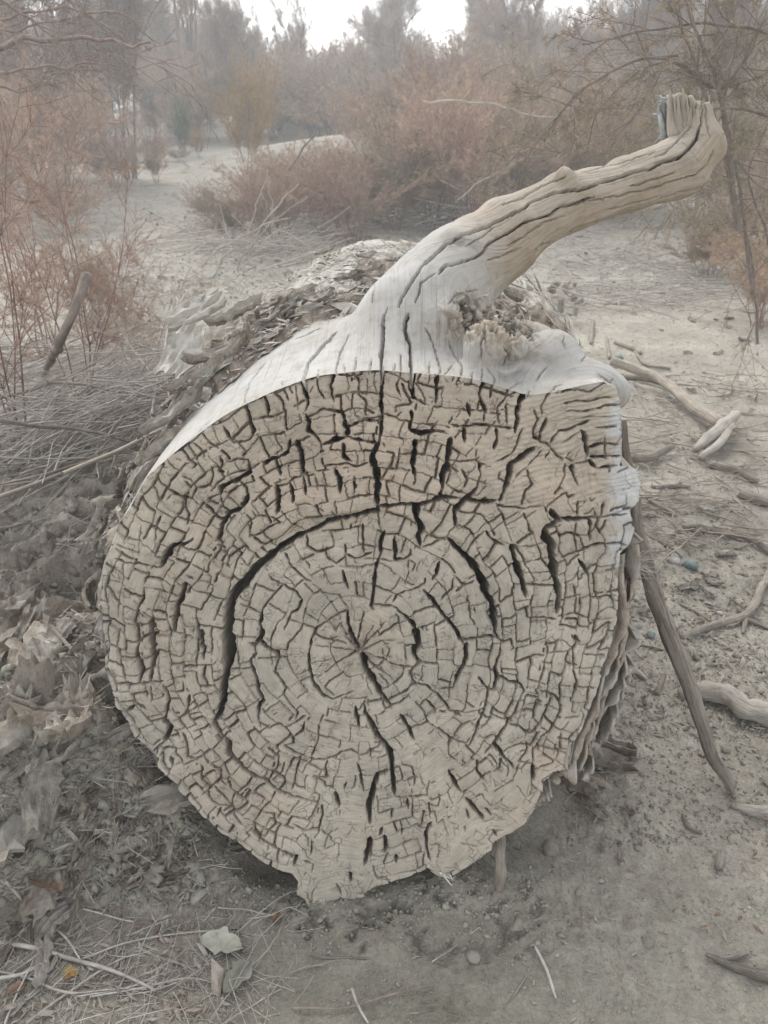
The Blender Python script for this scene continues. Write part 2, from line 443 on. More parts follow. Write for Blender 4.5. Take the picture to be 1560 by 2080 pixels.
TR = []                                    # traced cracks: list of (pts px, widths px)
def CR(ox, oy, s, *rows):
    for r in rows:
        w = r[-1]; pts = r[:-1]
        if not isinstance(w, (list, tuple)): w = [w] * len(pts)
        w = list(w) + [w[-1]] * (len(pts) - len(w))
        TR.append(([(ox + x / s, oy + y / s) for x, y in pts], w[:len(pts)]))
K = 2.6
CR(180, 720, K,
 [(1540,830),(1420,850),(1290,875),(1180,925),(1060,985),(980,1050),(890,1120),(830,1190),(770,1270),(740,1360),(733,1460),(740,1560),(5,6,7,7,8,9,11,13,15,17,18,17)],
 [(1250,720 - 720),(1160,60),(1130,130),(1140,200),(1150,260),(1145,310),(2,3,5,5,5,3)],
 [(1150,320),(1165,360),(1160,400),(1200,420),(1225,460),(1230,500),(3,7,5,4,3,3)],
 [(1215,90),(1205,160),(1225,210),(1250,240),3],[(1320,30),(1300,100),(1280,160),(1290,220),(1300,250),4],
 [(1355,60),(1360,130),(1370,200),2],[(1420,10),(1400,90),(1430,140),(1420,210),(1460,260),(1470,330),4],[(1495,0),(1480,100),2],
 [(1020,150),(1040,210),(1060,250),3],[(1085,160),(1105,270),(1110,300),2],[(925,200),(950,260),(950,330),(960,340),5],
 [(825,270),(850,350),(870,400),(865,430),5],[(865,430),(830,460),(770,470),(740,430),(710,380),(4,3,4,5,3)],[(760,330),(800,400),2],
 [(600,410),(640,470),(680,490),3],[(550,460),(590,500),(600,540),3],[(490,500),(530,560),(560,580),(540,600),3],[(410,560),(450,600),(480,620),2],
 [(350,640),(390,690),(440,720),(470,740),(500,760),(510,810),(530,850),(520,900),(3,3,4,5,5,4,4,3)],
 [(470,740),(540,760),(570,710),(540,660),(490,640),3],[(570,710),(640,690),(660,640),(640,590),3],[(680,540),(700,580),(690,620),(720,620),4],
 [(690,750),(690,710),(740,680),(800,650),(850,620),(840,560),(790,555),(720,570),(7,7,6,6,5,3)],
 [(690,750),(710,800),(740,830),(800,820),(840,760),(830,700),(800,660),4],[(800,820),(840,750),7],[(800,825),(740,840),(700,900),(690,950),(670,990),(6,6,7,6,4)],
 [(830,850),(860,890),(850,960),(900,940),(960,910),(1000,890),(970,860),(900,850),3],[(610,790),(640,810),(680,860),(720,870),5],[(620,770),(670,750),(690,740),3],
 [(410,1020),(450,1000),(490,1000),(520,990),(550,970),(8,6,5,6,4)],[(420,1030),(400,1070),(375,1130),(11,10,6)],
 [(505,1210),(485,1280),(457,1340),(452,1420),(457,1480),(8,8,9,9,4)],[(280,900),(265,960),(260,1010),(265,1060),2],
 [(180,1090),(180,1180),(165,1250),(155,1320),(160,1400),2],[(380,860),(350,920),(350,980),(5,3,2)],[(140,1080),(200,1100),(260,1100),(330,1120),(380,1130),3],
 [(290,1230),(285,1290),(260,1340),(245,1400),(250,1460),(255,1540),4],[(310,1150),(290,1220),3],[(150,1000),(200,1020),(260,1040),2],[(80,1190),(150,1200),(165,1210),2],
 [(330,1400),(335,1460),(340,1560),(7,10,10)],[(560,1330),(565,1400),(590,1500),(600,1560),(2,3,6,6)],[(380,1200),(400,1250),(470,1280),2],[(280,1360),(340,1400),(410,1410),3],
 [(640,1090),(690,1040),(700,1000),(670,980),3],[(640,1090),(620,1150),(540,1110),3],[(740,1070),(770,1050),(830,1020),(870,1050),(900,1090),3],[(700,1040),(740,1070),(720,1120),(740,1140),2],
 [(500,1210),(560,1250),(620,1260),(680,1290),(740,1310),2],[(620,1250),(640,1170),(620,1150),2],
 [(1100,460),(1130,540),(1130,600),(1130,640),(9,8,6,4)],[(1130,640),(1140,700),(1150,740),4],[(920,580),(960,550),(1000,545),(1050,520),(1060,480),(1070,450),(5,7,4,5,7,4)],
 [(990,680),(1000,720),(995,800),(990,850),(3,7,6,3)],[(980,550),(1000,600),(1010,640),5],[(990,690),(1040,690),(1080,660),(1140,640),(1200,630),3],
 [(1230,540),(1240,590),(1300,580),(1360,570),(1420,590),(1480,570),3],[(1340,470),(1350,540),(1390,560),5],[(1300,600),(1330,680),(1330,730),(4,8,4)],
 [(1230,470),(1300,450),(1360,440),(1440,450),(1520,460),(5,7,5,4,4)],[(1160,340),(1240,290),(1340,300),(1360,380),(1400,370),(1460,350),(1540,360),(3,3,5,6,4,4)],[(1370,390),(1360,430),9],
 [(1410,640),(1410,700),(1400,740),4],[(1060,680),(1070,740),(1075,790),5],[(1200,640),(1210,720),3],[(1090,800),(1150,790),(1200,810),(1250,830),2],[(1290,820),(1300,860),3],
 [(1150,950),(1145,1020),(1200,1050),(1240,1040),(1290,1010),4],[(1030,1050),(1060,1110),(1100,1150),(1150,1190),(1180,1210),3],[(1385,900),(1380,940),3],
 [(1450,900),(1450,960),(1450,1020),(1455,1060),4],[(1355,1010),(1355,1060),(1390,1080),(1440,1080),(1500,1050),4],[(1240,1040),(1270,1080),(1310,1110),(1360,1070),3],
 [(1340,1150),(1360,1210),(1370,1240),5],[(1030,1220),(960,1290),(910,1350),(900,1370),(900,1420),(910,1460),(880,1540),(4,4,4,5,5,6,6)],
 [(1130,1290),(1110,1340),(1070,1370),(1050,1420),(1030,1460),4],[(950,1170),(960,1190),(1030,1220),(1090,1250),(1130,1290),3],[(810,1320),(860,1340),(900,1370),3],
 [(820,1400),(810,1460),(800,1520),3],[(1180,1210),(1240,1260),(1320,1270),(1360,1330),2],[(180,1330),(240,1350),(320,1400),2])
CR(740, 720, K,
 [(255,0),(258,80),(245,170),(262,220),(290,240),(350,270),(8,10,8,5,3,3)],[(200,90),(170,160),(190,220),3],[(400,80),(385,150),(380,200),(375,270),(6,6,4,2)],[(350,80),(340,160),3],
 [(520,80),(490,140),(500,150),3],[(580,80),(560,160),3],[(630,80),(610,200),(620,240),(650,310),5],[(690,120),(660,230),4],[(785,150),(750,220),(700,280),3],[(480,90),(460,150),2],
 [(870,190),(830,240),(805,300),(800,370),(800,420),(9,9,8,6,3)],[(835,380),(820,440),(790,520),(690,560),3],[(0,340),(60,340),(110,320),(170,330),(200,300),3],
 [(245,390),(300,410),(370,405),(440,420),(5,8,4,3)],[(245,290),(260,340),(240,390),6],[(165,310),(170,270),(260,250),3],
 [(460,370),(530,380),(600,370),(680,375),(720,380),(780,385),4],[(530,385),(530,460),5],[(700,390),(705,440),(690,490),5],[(550,260),(560,330),5],[(470,320),(450,370),4],[(635,260),(640,360),3],[(700,270),(720,370),3],[(750,260),(750,370),3],
 [(270,450),(270,520),(255,590),(270,660),(260,690),(6,8,6,4)],[(455,440),(445,520),(440,600),(415,640),(420,700),(400,750),(7,7,10,7,6,6)],[(190,490),(180,550),(160,620),4],[(90,460),(110,490),4],
 [(440,560),(510,565),(580,550),(600,540),3],[(590,500),(580,540),4],[(600,570),(610,640),(600,700),(560,750),(520,790),(5,3,4,7,9)],[(510,600),(540,660),(530,700),3],[(720,620),(710,660),(760,680),3],
 [(900,485),(840,530),(780,580),(770,640),(750,700),(730,760),(720,780),(5,7,9,9,7,6,4)],
 [(0,830),(60,820),(90,800),(200,790),(300,790),(370,770),(420,750),(480,760),(550,770),(640,780),(700,770),(4,4,5,5,5,7,7,4,4,6,9)],[(700,790),(740,810),(830,815),(950,800),3],
 [(280,800),(280,870),(300,930),(285,970),(290,1030),(13,11,8,7,4)],[(470,830),(480,880),(490,920),(6,5,3)],[(540,770),(470,830),8],[(100,940),(90,1000),(85,1060),6],
 [(160,960),(165,1020),(165,1090),(220,1080),(250,1060),(245,1030),(5,6,5,4)],[(440,970),(500,1030),(560,1090),(600,1150),(630,1200),(650,1270),(680,1310),(685,1380),(690,1430),(690,1490),(3,6,9,13,14,10,9,11,7,4)],
 [(300,1030),(360,1010),(430,970),3],[(500,1030),(540,1060),(560,1010),(600,960),(640,930),3],[(640,930),(700,990),(740,1010),4],[(780,1010),(800,1080),(820,1140),(840,1200),(850,1280),(9,9,9,9,4)],
 [(960,930),(960,970),(990,1000),(990,1060),(1010,1120),(1020,1200),(1028,1280),(1018,1370),(12,13,13,11,13,11,9,6)],[(990,820),(1020,860),(1040,880),(1000,900),(960,920),(8,9,6,7,9)],
 [(1030,870),(1130,870),(1200,860),(1300,850),(1390,845),(5,6,4,3,2)],[(1130,770),(1130,850),4],[(1190,870),(1200,900),(1190,980),(8,5,2)],[(1260,780),(1250,850),5],
 [(1120,890),(1115,960),(1120,1040),(1200,1010),(1280,1000),(1340,990),(1390,1000),(4,3,3,5,3,3)],[(1040,1070),(1100,1050),(1120,1040),3],[(1130,1080),(1160,1110),(1190,1170),(1195,1250),(1190,1340),(1180,1400),(1190,1460),(4,5,4,3,3)],
 [(1200,1290),(1260,1280),(1330,1275),3],[(1190,1160),(1330,1130),2],[(1200,1400),(1320,1390),2],[(1110,1220),(1120,1300),(1110,1370),(1170,1390),3],[(1020,1380),(1110,1370),3],[(850,1330),(860,1390),(940,1395),(1010,1400),(5,4,4)],
 [(1110,1480),(1140,1530),5],[(800,1020),(900,1010),(960,1000),2],[(830,1100),(900,1095),(990,1080),2],[(840,1160),(930,1155),(1000,1150),2],[(850,1220),(940,1215),(1010,1230),3],[(860,1340),(1010,1330),2],
 [(1000,180),(960,240),(940,280),(940,330),3],[(1300,110),(1280,150),(1200,190),(1100,180),(1020,200),3],[(1310,230),(1150,240),(1060,260),3],[(1350,265),(1250,280),(1140,300),(1060,300),3],[(1340,320),(1200,330),(1080,350),2],
 [(1200,345),(1150,370),(1080,390),(1030,400),(1000,440),(985,470),(3,4,5,4,3)],[(1340,375),(1220,390),3],[(1150,400),(1170,450),(1180,500),(1190,530),(6,7,5)],[(1190,500),(1250,480),(1350,475),(6,4,2)],
 [(1200,545),(1270,545),(1360,540),4],[(1270,430),(1285,560),3],[(1100,580),(1110,630),(1130,690),(6,5,3)],[(1110,580),(1200,560),3],[(1230,600),(1340,590),4],[(1200,560),(1230,600),5],
 [(970,340),(930,420),(930,460),(5,4)],[(890,290),(920,350),(890,400),(900,440),(940,460),(970,470),(1000,520),(1050,560),(3,3,4,4,3)],[(860,600),(870,640),(890,690),(850,740),(830,800),(3,3,4)],
 [(940,500),(880,560),(820,630),(800,660),2],[(1060,570),(1070,640),(1040,700),(1060,720),3],[(400,1100),(380,1160),(360,1200),5],
 [(310,1240),(360,1290),(400,1350),(440,1400),(470,1450),(500,1500),(530,1540),(4,5,6,5,6,5,3)],[(260,1240),(180,1270),(150,1310),3],[(320,1180),(320,1210),(260,1240),3],[(470,1190),(470,1240),(410,1300),3],
 [(480,1180),(530,1220),(590,1190),3],[(500,1500),(560,1500),(640,1490),(700,1500),(740,1530),3],[(1040,460),(1100,430),(1150,400),2],[(1100,510),(1060,540),(1110,570),2],[(240,1080),(240,1150),(220,1220),2],[(0,1090),(80,1090),(160,1100),2])
CR(740, 1280, K,
 [(250,0),(290,90),5],[(265,90),(265,140),(300,170),(240,230),(260,280),(220,330),(170,350),(5,4,3,4,3)],[(470,0),(510,60),(580,40),(690,40),(5,4,4,4)],
 [(540,70),(540,140),(520,200),(490,250),(470,310),(400,320),(6,7,6,5,3)],[(720,70),(710,140),(690,200),(700,260),(690,320),(650,310),(600,250),(4,4,6,5,4)],
 [(700,240),(760,270),(830,290),(850,320),(820,370),(790,440),(760,490),(720,550),(680,600),(640,650),(6,5,4,3,3,4,5,6,4)],[(690,20),(720,60),(770,50),(790,100),(770,110),4],
 [(960,60),(970,120),(950,180),(930,260),(910,330),(920,380),(890,470),3],[(1090,20),(1120,60),(1100,110),(1110,180),(1115,240),(1110,300),(1090,380),4],[(970,120),(1070,110),(1120,130),2],
 [(990,360),(960,420),(940,470),(900,540),(860,550),(820,510),(770,500),4],[(930,330),(1010,350),(1050,400),(1020,470),(980,540),(940,560),(920,600),(930,640),(4,3,3,4,5,4)],
 [(1150,130),(1280,130),2],[(1110,210),(1250,200),2],[(1100,290),(1220,300),2],[(1090,390),(1190,380),2],[(1060,465),(1150,460),2],[(660,310),(650,370),(630,430),(600,510),(570,580),(550,620),(3,4,4,5,4)],
 [(830,390),(940,400),2],[(250,280),(330,300),(380,340),(440,400),(460,430),(520,460),(3,3,4,4,3)],[(460,430),(540,440),(610,430),(650,400),3],[(170,350),(120,380),(60,370),(10,380),4],
 [(30,460),(60,530),(90,590),(130,640),(140,700),(150,790),(160,880),(4,6,7,8,9,8,4)],[(190,450),(240,520),(270,580),(5,5,3)],[(240,520),(300,500),(340,480),(320,440),(270,380),3],
 [(340,480),(400,530),(450,580),(540,600),(560,570),(3,3,4,3)],[(330,370),(380,430),4],[(450,580),(450,660),(490,690),3],[(600,680),(600,750),(630,790),4],[(680,600),(720,640),(740,680),(790,740),(6,6,4)],[(680,750),(710,740),(720,680),4],
 [(860,590),(860,640),(830,690),(820,710),(890,710),(900,640),(920,600),3],[(890,720),(900,790),6],[(790,800),(820,720),3],[(1040,550),(1040,620),(1010,680),3],[(930,620),(1010,640),(1080,620),3],
 [(90,590),(70,620),(10,640),4],[(130,750),(70,770),(60,850),(40,900),(20,980),(4,5,4,8,8)],[(200,710),(250,720),(270,780),(260,820),3],[(160,880),(220,880),(290,880),(330,870),(340,790),3],
 [(220,890),(230,950),4],[(390,860),(400,900),(390,930),(320,920),3],[(440,740),(470,800),(510,860),(5,6,3)],[(530,880),(560,910),(590,950),(630,1010),(3,6,7,4)],[(530,940),(550,990),3],[(640,940),(670,980),4],[(680,860),(740,830),(800,800),2],
 [(150,940),(140,1000),3],[(110,1080),(120,1140),(110,1180),5],[(190,1010),(195,1080),3],[(310,950),(310,1030),4],[(350,1010),(330,1070),(330,1130),(340,1200),(350,1220),(5,6,5,3)],[(100,1040),(90,1080),6],
 [(20,1120),(10,1200),6],[(165,1190),(165,1230),6],[(30,1190),(150,1190),2],[(530,1030),(540,1060),3],[(680,1050),(700,1090),4],[(500,1120),(600,1140),2])
CR(180, 1280, K,
 [(740,0),(738,100),(735,220),(715,290),(707,380),(690,450),(660,480),(17,17,14,9,13,9,5)],[(660,480),(700,550),(735,590),(745,650),(800,700),(870,760),(940,800),(1000,850),(1070,880),(1150,895),(1230,920),(7,6,8,9,7,6,5,4,4,3,3)],
 [(340,0),(345,80),(340,180),(330,280),(10,9,7,5)],[(150,0),(155,120),(180,200),(190,280),(3,3,3,4)],[(255,0),(260,60),(250,140),(275,210),(265,280),(4,4,6,7)],[(130,290),(240,285),(330,280),(400,270),(3,4,4,3)],
 [(400,290),(420,350),(410,420),(400,480),(430,510),(420,560),(400,600),(4,4,5,6,8,9,6)],[(400,600),(370,620),(360,660),4],[(600,0),(600,80),(610,160),(6,6,4)],[(620,180),(610,240),(630,310),(5,5,3)],
 [(500,270),(500,320),(430,330),3],[(530,340),(530,400),(510,450),(440,480),(5,4,3)],[(490,450),(550,440),(600,430),3],[(560,540),(610,530),(650,490),3],[(500,550),(520,600),(520,670),(560,680),4],
 [(840,70),(870,80),(880,130),(850,160),(860,200),(880,250),(890,320),(915,380),(890,410),(890,470),(910,520),(3,5,3,4,5,8,7,6,5,4,3)],[(920,0),(900,60),(940,95),(990,110),(1000,150),(980,230),(1020,270),(1040,310),(1030,340),(1070,400),(1100,440),(1090,470),(6,5,5,5,4,3,3)],
 [(720,210),(860,205),3],[(885,490),(950,520),(1000,490),(1050,520),(1085,570),(1080,600),(1030,610),3],[(1150,450),(1100,480),(1050,510),3],[(1140,480),(1130,530),(1090,560),4],
 [(1030,610),(1090,650),(1160,670),(1240,685),(1310,665),(1340,640),(1390,630),(1430,660),(1500,640),(1540,640),3],[(1215,500),(1210,580),(1180,660),3],[(1240,450),(1220,500),3],[(1410,400),(1415,460),(1430,520),(4,6,4)],
 [(1460,380),(1470,440),(1500,520),(1530,590),(4,5,6,6)],[(940,630),(1000,680),(990,740),(950,790),3],[(1120,660),(1100,740),(1070,850),3],[(1030,700),(1020,750),(970,800),3],[(1260,690),(1250,780),(1180,780),4],[(1200,780),(1190,860),2],
 [(600,710),(600,780),(640,830),(700,790),(690,740),(650,710),4],[(735,790),(760,840),(790,860),(840,820),(860,770),4],[(780,860),(750,930),(690,930),(640,890),(620,850),3],[(980,850),(960,900),(920,940),(900,970),(870,1010),3],
 [(920,960),(980,980),(985,1030),(930,1090),(880,1060),(870,1010),3],[(700,940),(680,990),4],[(760,930),(770,980),(810,1030),3],[(1230,920),(1240,980),(1220,1060),(1140,1060),(1080,1020),3],[(1300,860),(1310,900),(1320,940),5],[(1360,800),(1350,840),4],
 [(1410,700),(1440,790),(1460,860),4],[(1520,780),(1500,870),(1480,950),(1490,1030),(7,7,10,6)],[(1490,1100),(1475,1180),(1460,1250),(7,10,4)],[(860,1060),(920,1110),(1000,1160),(1080,1200),(1110,1190),5],[(1180,1120),(1170,1190),4],
 [(1100,1190),(1090,1240),5],[(1130,1210),(1180,1230),(1180,1280),3],[(960,1180),(920,1210),2],[(230,330),(240,380),(300,410),4],[(330,300),(340,380),3],[(200,430),(240,400),5],[(430,670),(440,730),5],[(660,820),(600,870),3],
 [(160,150),(250,150),3],[(1240,1060),(1290,1110),3],[(1310,1340),(1330,1400),3],[(1380,1280),(1385,1330),5],[(345,0),(500,20),(600,60),2])
CR(0, 0, 1,
 [(782,640),(780,700),(776,760),(775,800),(776,840),(772,880),(768,900),(757,930),(764,955),(768,985),(765,1010),(768,1050),(770,1070),(773,1090),(772,1130),(765,1150),(762,1180),(757,1210),(755,1240),(3,5,6,6,5,5,6,9,10,9,7,3,3,2,4,5,5,5,4)],
 [(708,1238),(670,1256),(645,1275),(632,1300),(626,1330),(630,1360),(640,1390),(655,1412),(675,1420),(700,1412),(722,1405),(3,3,4,4,4,6,6,5,3,3,2)],
 [(755,1232),(790,1230),(810,1240),(835,1262),(850,1290),(853,1312),(843,1330),(850,1345),(830,1370),(845,1390),(815,1410),(790,1425),(2,3,4,5,7,7,6,4,3)],
 [(728,1320),(640,1312),2],[(726,1322),(678,1352),(660,1366),3],[(730,1320),(790,1345),(845,1358),3],[(728,1318),(712,1280),(708,1240),(6,5,4)],[(733,1325),(742,1350),(752,1372),(770,1405),(795,1442),(8,7,11,7,3)],
 [(733,1316),(765,1285),(785,1262),2],[(734,1320),(775,1303),(805,1300),2],[(740,1240),(728,1300),3],[(760,1270),(738,1308),2],[(700,1290),(722,1312),2],[(690,1268),(718,1308),2],[(738,1332),(768,1362),(800,1380),(3,3,2)],
 [(668,1300),(690,1290),2],[(745,1420),(735,1440),(720,1450),3],[(775,1300),(790,1320),(785,1345),2],[(660,1330),(660,1345),2])

# swirl around the knot in the upper right: long grain, few square blocks
SWIRL = [(1135,880,120,105),(1060,980,70,60),(1220,985,80,26),(1190,830,95,50)]
SMOOTHZ = [(720,1690,60,120),(1040,1640,80,70),(940,1700,70,70),(880,1540,60,50),(660,1780,80,60)]

def build_face(parent):
    h = .00108
    a0, a1 = OUT[:, 0].min() - .012, OUT[:, 0].max() + .012
    b0, b1 = OUT[:, 1].min() - .012, OUT[:, 1].max() + .012
    nx = int((a1 - a0) / h); ny = int((b1 - b0) / h)
    A = a0 + np.arange(nx) * h; B = b0 + np.arange(ny) * h
    AA, BB = np.meshgrid(A, B)
    # jagged outline
    ja = AA + (.0005 + .0013 * (BB < .62)) * fbm2(AA * 90, BB * 90, 71, 3); jb = BB + (.0005 + .0013 * (BB < .62)) * fbm2(AA * 90, BB * 90, 75, 3)
    _u = .0032 * sm((BB - .52) / .1); ja = ja - (ja - AA.mean()) * _u; jb = jb - (jb - .47) * _u
    inside = np.zeros(AA.shape, bool)
    n = len(OUT)
    for i in range(n):
        x1, y1 = OUT[i]; x2, y2 = OUT[(i + 1) % n]
        if y1 == y2: continue
        c = ((y1 > jb) != (y2 > jb)) & (ja < (x2 - x1) * (jb - y1) / (y2 - y1) + x1)
        inside ^= c
    PX, PY, _ = face_px(AA, BB)
    pa, pb = fab(730, 1320)
    # ---- sources of cracks
    src = []   # x, y, w(m), dir
    def warp(x, y):
        return (x + .0022 * fbm2(x * 110, y * 110, 81, 3, .6) + .0022 * vn2(x * 34, y * 34, 85),
                y + .0022 * fbm2(x * 110, y * 110, 91, 3, .6) + .0022 * vn2(x * 34, y * 34, 95))
    def sample(pts, ws, step=h * .55, amp=1.):
        xs, ys, wd, dr = [], [], [], []
        for i in range(len(pts) - 1):
            (x1, y1), (x2, y2) = pts[i], pts[i + 1]
            L = math.hypot(x2 - x1, y2 - y1); k = max(2, int(L / step))
            t = np.linspace(0, 1, k)
            xs.append(x1 + (x2 - x1) * t); ys.append(y1 + (y2 - y1) * t)
            wd.append(ws[i] + (ws[i + 1] - ws[i]) * t); dr.append(np.full(k, math.atan2(y2 - y1, x2 - x1)))
        x, y, w, d = map(np.concatenate, (xs, ys, wd, dr))
        s = np.cumsum(np.concatenate([[0], np.hypot(np.diff(x), np.diff(y))]))
        e = np.minimum(s, s[-1] - s)
        w = w * np.clip(.35 + e / .008, .35, 1)          # taper towards the ends
        x, y = warp(x, y)
        w = w * (1 + .45 * vn2(x * 130, y * 130, 99))
        return x, y, w, d
    tr = []
    for pts, ws in TR:
        ab = [fab(*p) for p in pts]
        tr.append(sample(ab, [(w * .95 if w < 5 else w * 1.15) * PXM for w in ws]))
    tx, ty, tw, td = [np.concatenate(v) for v in zip(*tr)]
    def cell(x, y):
        i = np.round((x - a0) / h).astype(int); j = np.round((y - b0) / h).astype(int)
        ok = (i >= 0) & (i < nx) & (j >= 0) & (j < ny)
        return i, j, ok
    ndir = np.full(AA.shape, 9.)
    i, j, ok = cell(tx, ty)
    i, j, d_ = i[ok], j[ok], td[ok]
    offs = [(dx, dy) for dx in range(-6, 7) for dy in range(-6, 7) if dx * dx + dy * dy <= 34]
    offs.sort(key=lambda o: -(o[0] ** 2 + o[1] ** 2))
    for dx, dy in offs:
        ii = np.clip(i + dx, 0, nx - 1); jj = np.clip(j + dy, 0, ny - 1)
        ndir[jj, ii] = d_
    # ---- procedural bricks between the traced cracks
    wx, wy = warp(AA, BB)
    wx = wx + .006 * vn2(AA * 14, BB * 14, 5); wy = wy + .006 * vn2(AA * 14, BB * 14, 6)
    th = np.arctan2(wy - pb, wx - pa); r = np.hypot(wx - pa, wy - pb)
    oth = np.arctan2(OUT[:, 1] - pb, OUT[:, 0] - pa); orr = np.hypot(OUT[:, 0] - pa, OUT[:, 1] - pb)
    so = np.argsort(oth); oth, orr = oth[so], orr[so]
    ro = np.interp(th, np.concatenate([oth - 2 * math.pi, oth, oth + 2 * math.pi]), np.tile(orr, 3))
    RM = 520 * PXM
    tt = np.clip(r / ro, 0, 1)
    rr = r * (1 + tt ** 2 * (RM / ro - 1))
    rr = rr / PXM + 9 * vn2(np.cos(th) * 2.2, np.sin(th) * 2.2, 8) + 8 * vn2(AA * 24 + 5, BB * 24, 18) * sm(r / .15)
    th0 = th; th = th + .035 * vn2(AA * 24, BB * 24 + 9, 19)
    bounds = np.array([0, 52, 104, 140, 172, 206, 240, 274, 300, 330, 358, 388, 416, 446, 478, 510, 545, 700.])
    ring = np.digitize(rr, bounds)
    rng = np.random.default_rng(5)
    sec = np.zeros(AA.shape, np.int64)
    for k in range(1, len(bounds) + 1):
        rm = (bounds[k - 1] + bounds[min(k, len(bounds) - 1)]) / 2
        wdt = 30 if rm < 110 else (42 if rm < 275 else 33)
        nn = max(5, int(2 * math.pi * rm / wdt))
        cuts = (np.arange(nn) + rng.uniform(-.38, .38, nn)) / nn * 2 * math.pi
        m = ring == k
        sec[m] = np.digitize((th[m] + math.pi + k * .7) % (2 * math.pi), cuts) % nn
    lab = ring * 1000 + sec
    def nearzone(Z, g=1.):
        v = np.zeros(AA.shape)
        for (zx, zy, rx, ry) in Z:
            v = np.maximum(v, np.exp(-(((PX - zx) / rx) ** 2 + ((PY - zy) / ry) ** 2) * g))
        return v
    swirl = nearzone(SWIRL, .8); smz = nearzone(SMOOTHZ, .7)
    def border(dx, dy):
        a = lab[:ny - dy, :nx - dx]; b = lab[dy:, dx:]
        m = a != b
        jj, ii = np.nonzero(m)
        la, lb = a[m], b[m]
        tang = (la // 1000) != (lb // 1000)
        lo, hi = np.minimum(la, lb), np.maximum(la, lb)
        hs = ((lo * 7919 + hi * 104729) % 9973) / 9973.
        return ii, jj, tang, hs
    bw = []
    for dx, dy in ((1, 0), (0, 1)):
        ii, jj, tang, hs = border(dx, dy)
        thh = th[jj, ii]
        dirb = np.where(tang, thh + math.pi / 2, thh)
        nd = ndir[jj, ii]
        par = (nd < 8) & (np.abs(np.cos(nd - dirb)) > .72)
        w = np.where(tang, 1.1 + 2.9 * hs ** 2, 1.2 + 3.2 * hs ** 2) * PXM
        w = w * (1 - .8 * smz[jj, ii]) * np.where(rr[jj, ii] < 268, .72, 1.)
        keep = ~par & ~((swirl[jj, ii] > .42)) & ~((smz[jj, ii] > .5) & (hs < .7))
        keep &= ~(hs < np.where(tang, .09, .06))
        bw.append((A[ii[keep]], B[jj[keep]], w[keep]))
    bx, by, bwid = [np.concatenate(v) for v in zip(*bw)]
    # short dead-end checks into the blocks
    sl = []
    for _ in range(1500):
        ang = rng.uniform(-math.pi, math.pi); rad_ = math.sqrt(rng.uniform(.0, 1)) * 560 * PXM
        x = pa + math.cos(ang) * rad_; y = pb + math.sin(ang) * rad_
        radial = rng.random() < .62
        dr = ang if radial else ang + math.pi / 2
        dr += rng.normal(0, .25)
        L = rng.uniform(7, 22) * PXM
        k = 5
        pts = [(x, y)]
        for _q in range(k):
            dr += rng.normal(0, .25)
            pts.append((pts[-1][0] + math.cos(dr) * L / k, pts[-1][1] + math.sin(dr) * L / k))
        w = rng.choice([.9, 1.2, 1.6, 2.4], p=[.70, .2, .08, .02]) * PXM
        sl.append(sample(pts, [w] * len(pts))[:3])
    # long grain lines in the swirl and fine radial hairs
    sx, sy, sw = [np.concatenate(v) for v in zip(*sl)]
    X = np.concatenate([tx, bx, sx]); Y = np.concatenate([ty, by, sy]); W = np.concatenate([tw, bwid, sw])
    D = np.zeros(AA.shape)
    for lo, hi in ((0, .0021), (.0021, .0045), (.0045, .0085), (.0085, .03)):
        m = (W >= lo) & (W < hi)
        if not m.any(): continue
        x, y, w = X[m], Y[m], W[m]
        K_ = int(math.ceil((w.max() / 2 + .0005) / h)) + 1
        depth = np.where(w < .00085, .0018, np.clip(w * 4.5 + 900 * w * w * (w > .004), .0022, .15)) + .0006
        fi = (x - a0) / h; fj = (y - b0) / h
        bi = np.round(fi).astype(int); bj = np.round(fj).astype(int)
        for dx in range(-K_, K_ + 1):
            for dy in range(-K_, K_ + 1):
                ii = bi + dx; jj = bj + dy
                d = np.hypot(ii - fi, jj - fj) * h
                v = depth * np.clip((w / 2 + .00045 - d) / .0009, 0, 1)
                ok = (ii >= 0) & (ii < nx) & (jj >= 0) & (jj < ny) & (v > 0)
                np.maximum.at(D, (jj[ok], ii[ok]), v[ok])
    # ---- separate pieces of wood
    solid = (D < .0011) & inside
    L = np.where(solid, np.arange(nx * ny).reshape(ny, nx), nx * ny)
    big = nx * ny
    for it in range(400):
        old = L.copy()
        for ax, s in ((0, 1), (0, -1), (1, 1), (1, -1)):
            S = np.roll(L, s, ax)
            L = np.where(solid, np.minimum(L, np.where(S < big, S, L)), big)
        f = np.append(L.ravel(), big)
        # hook roots
        np.minimum.at(f, old.ravel(), L.ravel())
        for _ in range(3): f = f[f]
        L = np.where(solid, f[L], big)
        if (L == old).all(): break
    u, inv, cnt = np.unique(L, return_inverse=True, return_counts=True)
    inv = inv.reshape(L.shape)
    comp = np.where(solid, inv, -1)
    valid = cnt.copy(); valid[u == big] = 0
    valid[valid < 12] = 0
    comp = np.where((comp >= 0) & (valid[np.clip(comp, 0, None)] > 0), comp, -1)
    for _ in range(16):
        for ax, s in ((0, 1), (0, -1), (1, 1), (1, -1)):
            S = np.roll(comp, s, ax)
            comp = np.where((comp < 0) & inside & (S >= 0), S, comp)
    ncomp = int((valid > 0).sum())
    print('face', nx, ny, 'pieces', ncomp, 'largest', sorted(valid)[-5:], 'iters', it)
    # ---- heights
    def blur(Z, sg):
        k = int(3 * sg); g = np.exp(-(np.arange(-k, k + 1) / sg) ** 2 / 2); g /= g.sum()
        Z = sum(g[i + k] * np.roll(Z, i, 0) for i in range(-k, k + 1))
        return sum(g[i + k] * np.roll(Z, i, 1) for i in range(-k, k + 1))
    sh = blur(np.minimum(D, .006), 2.2)
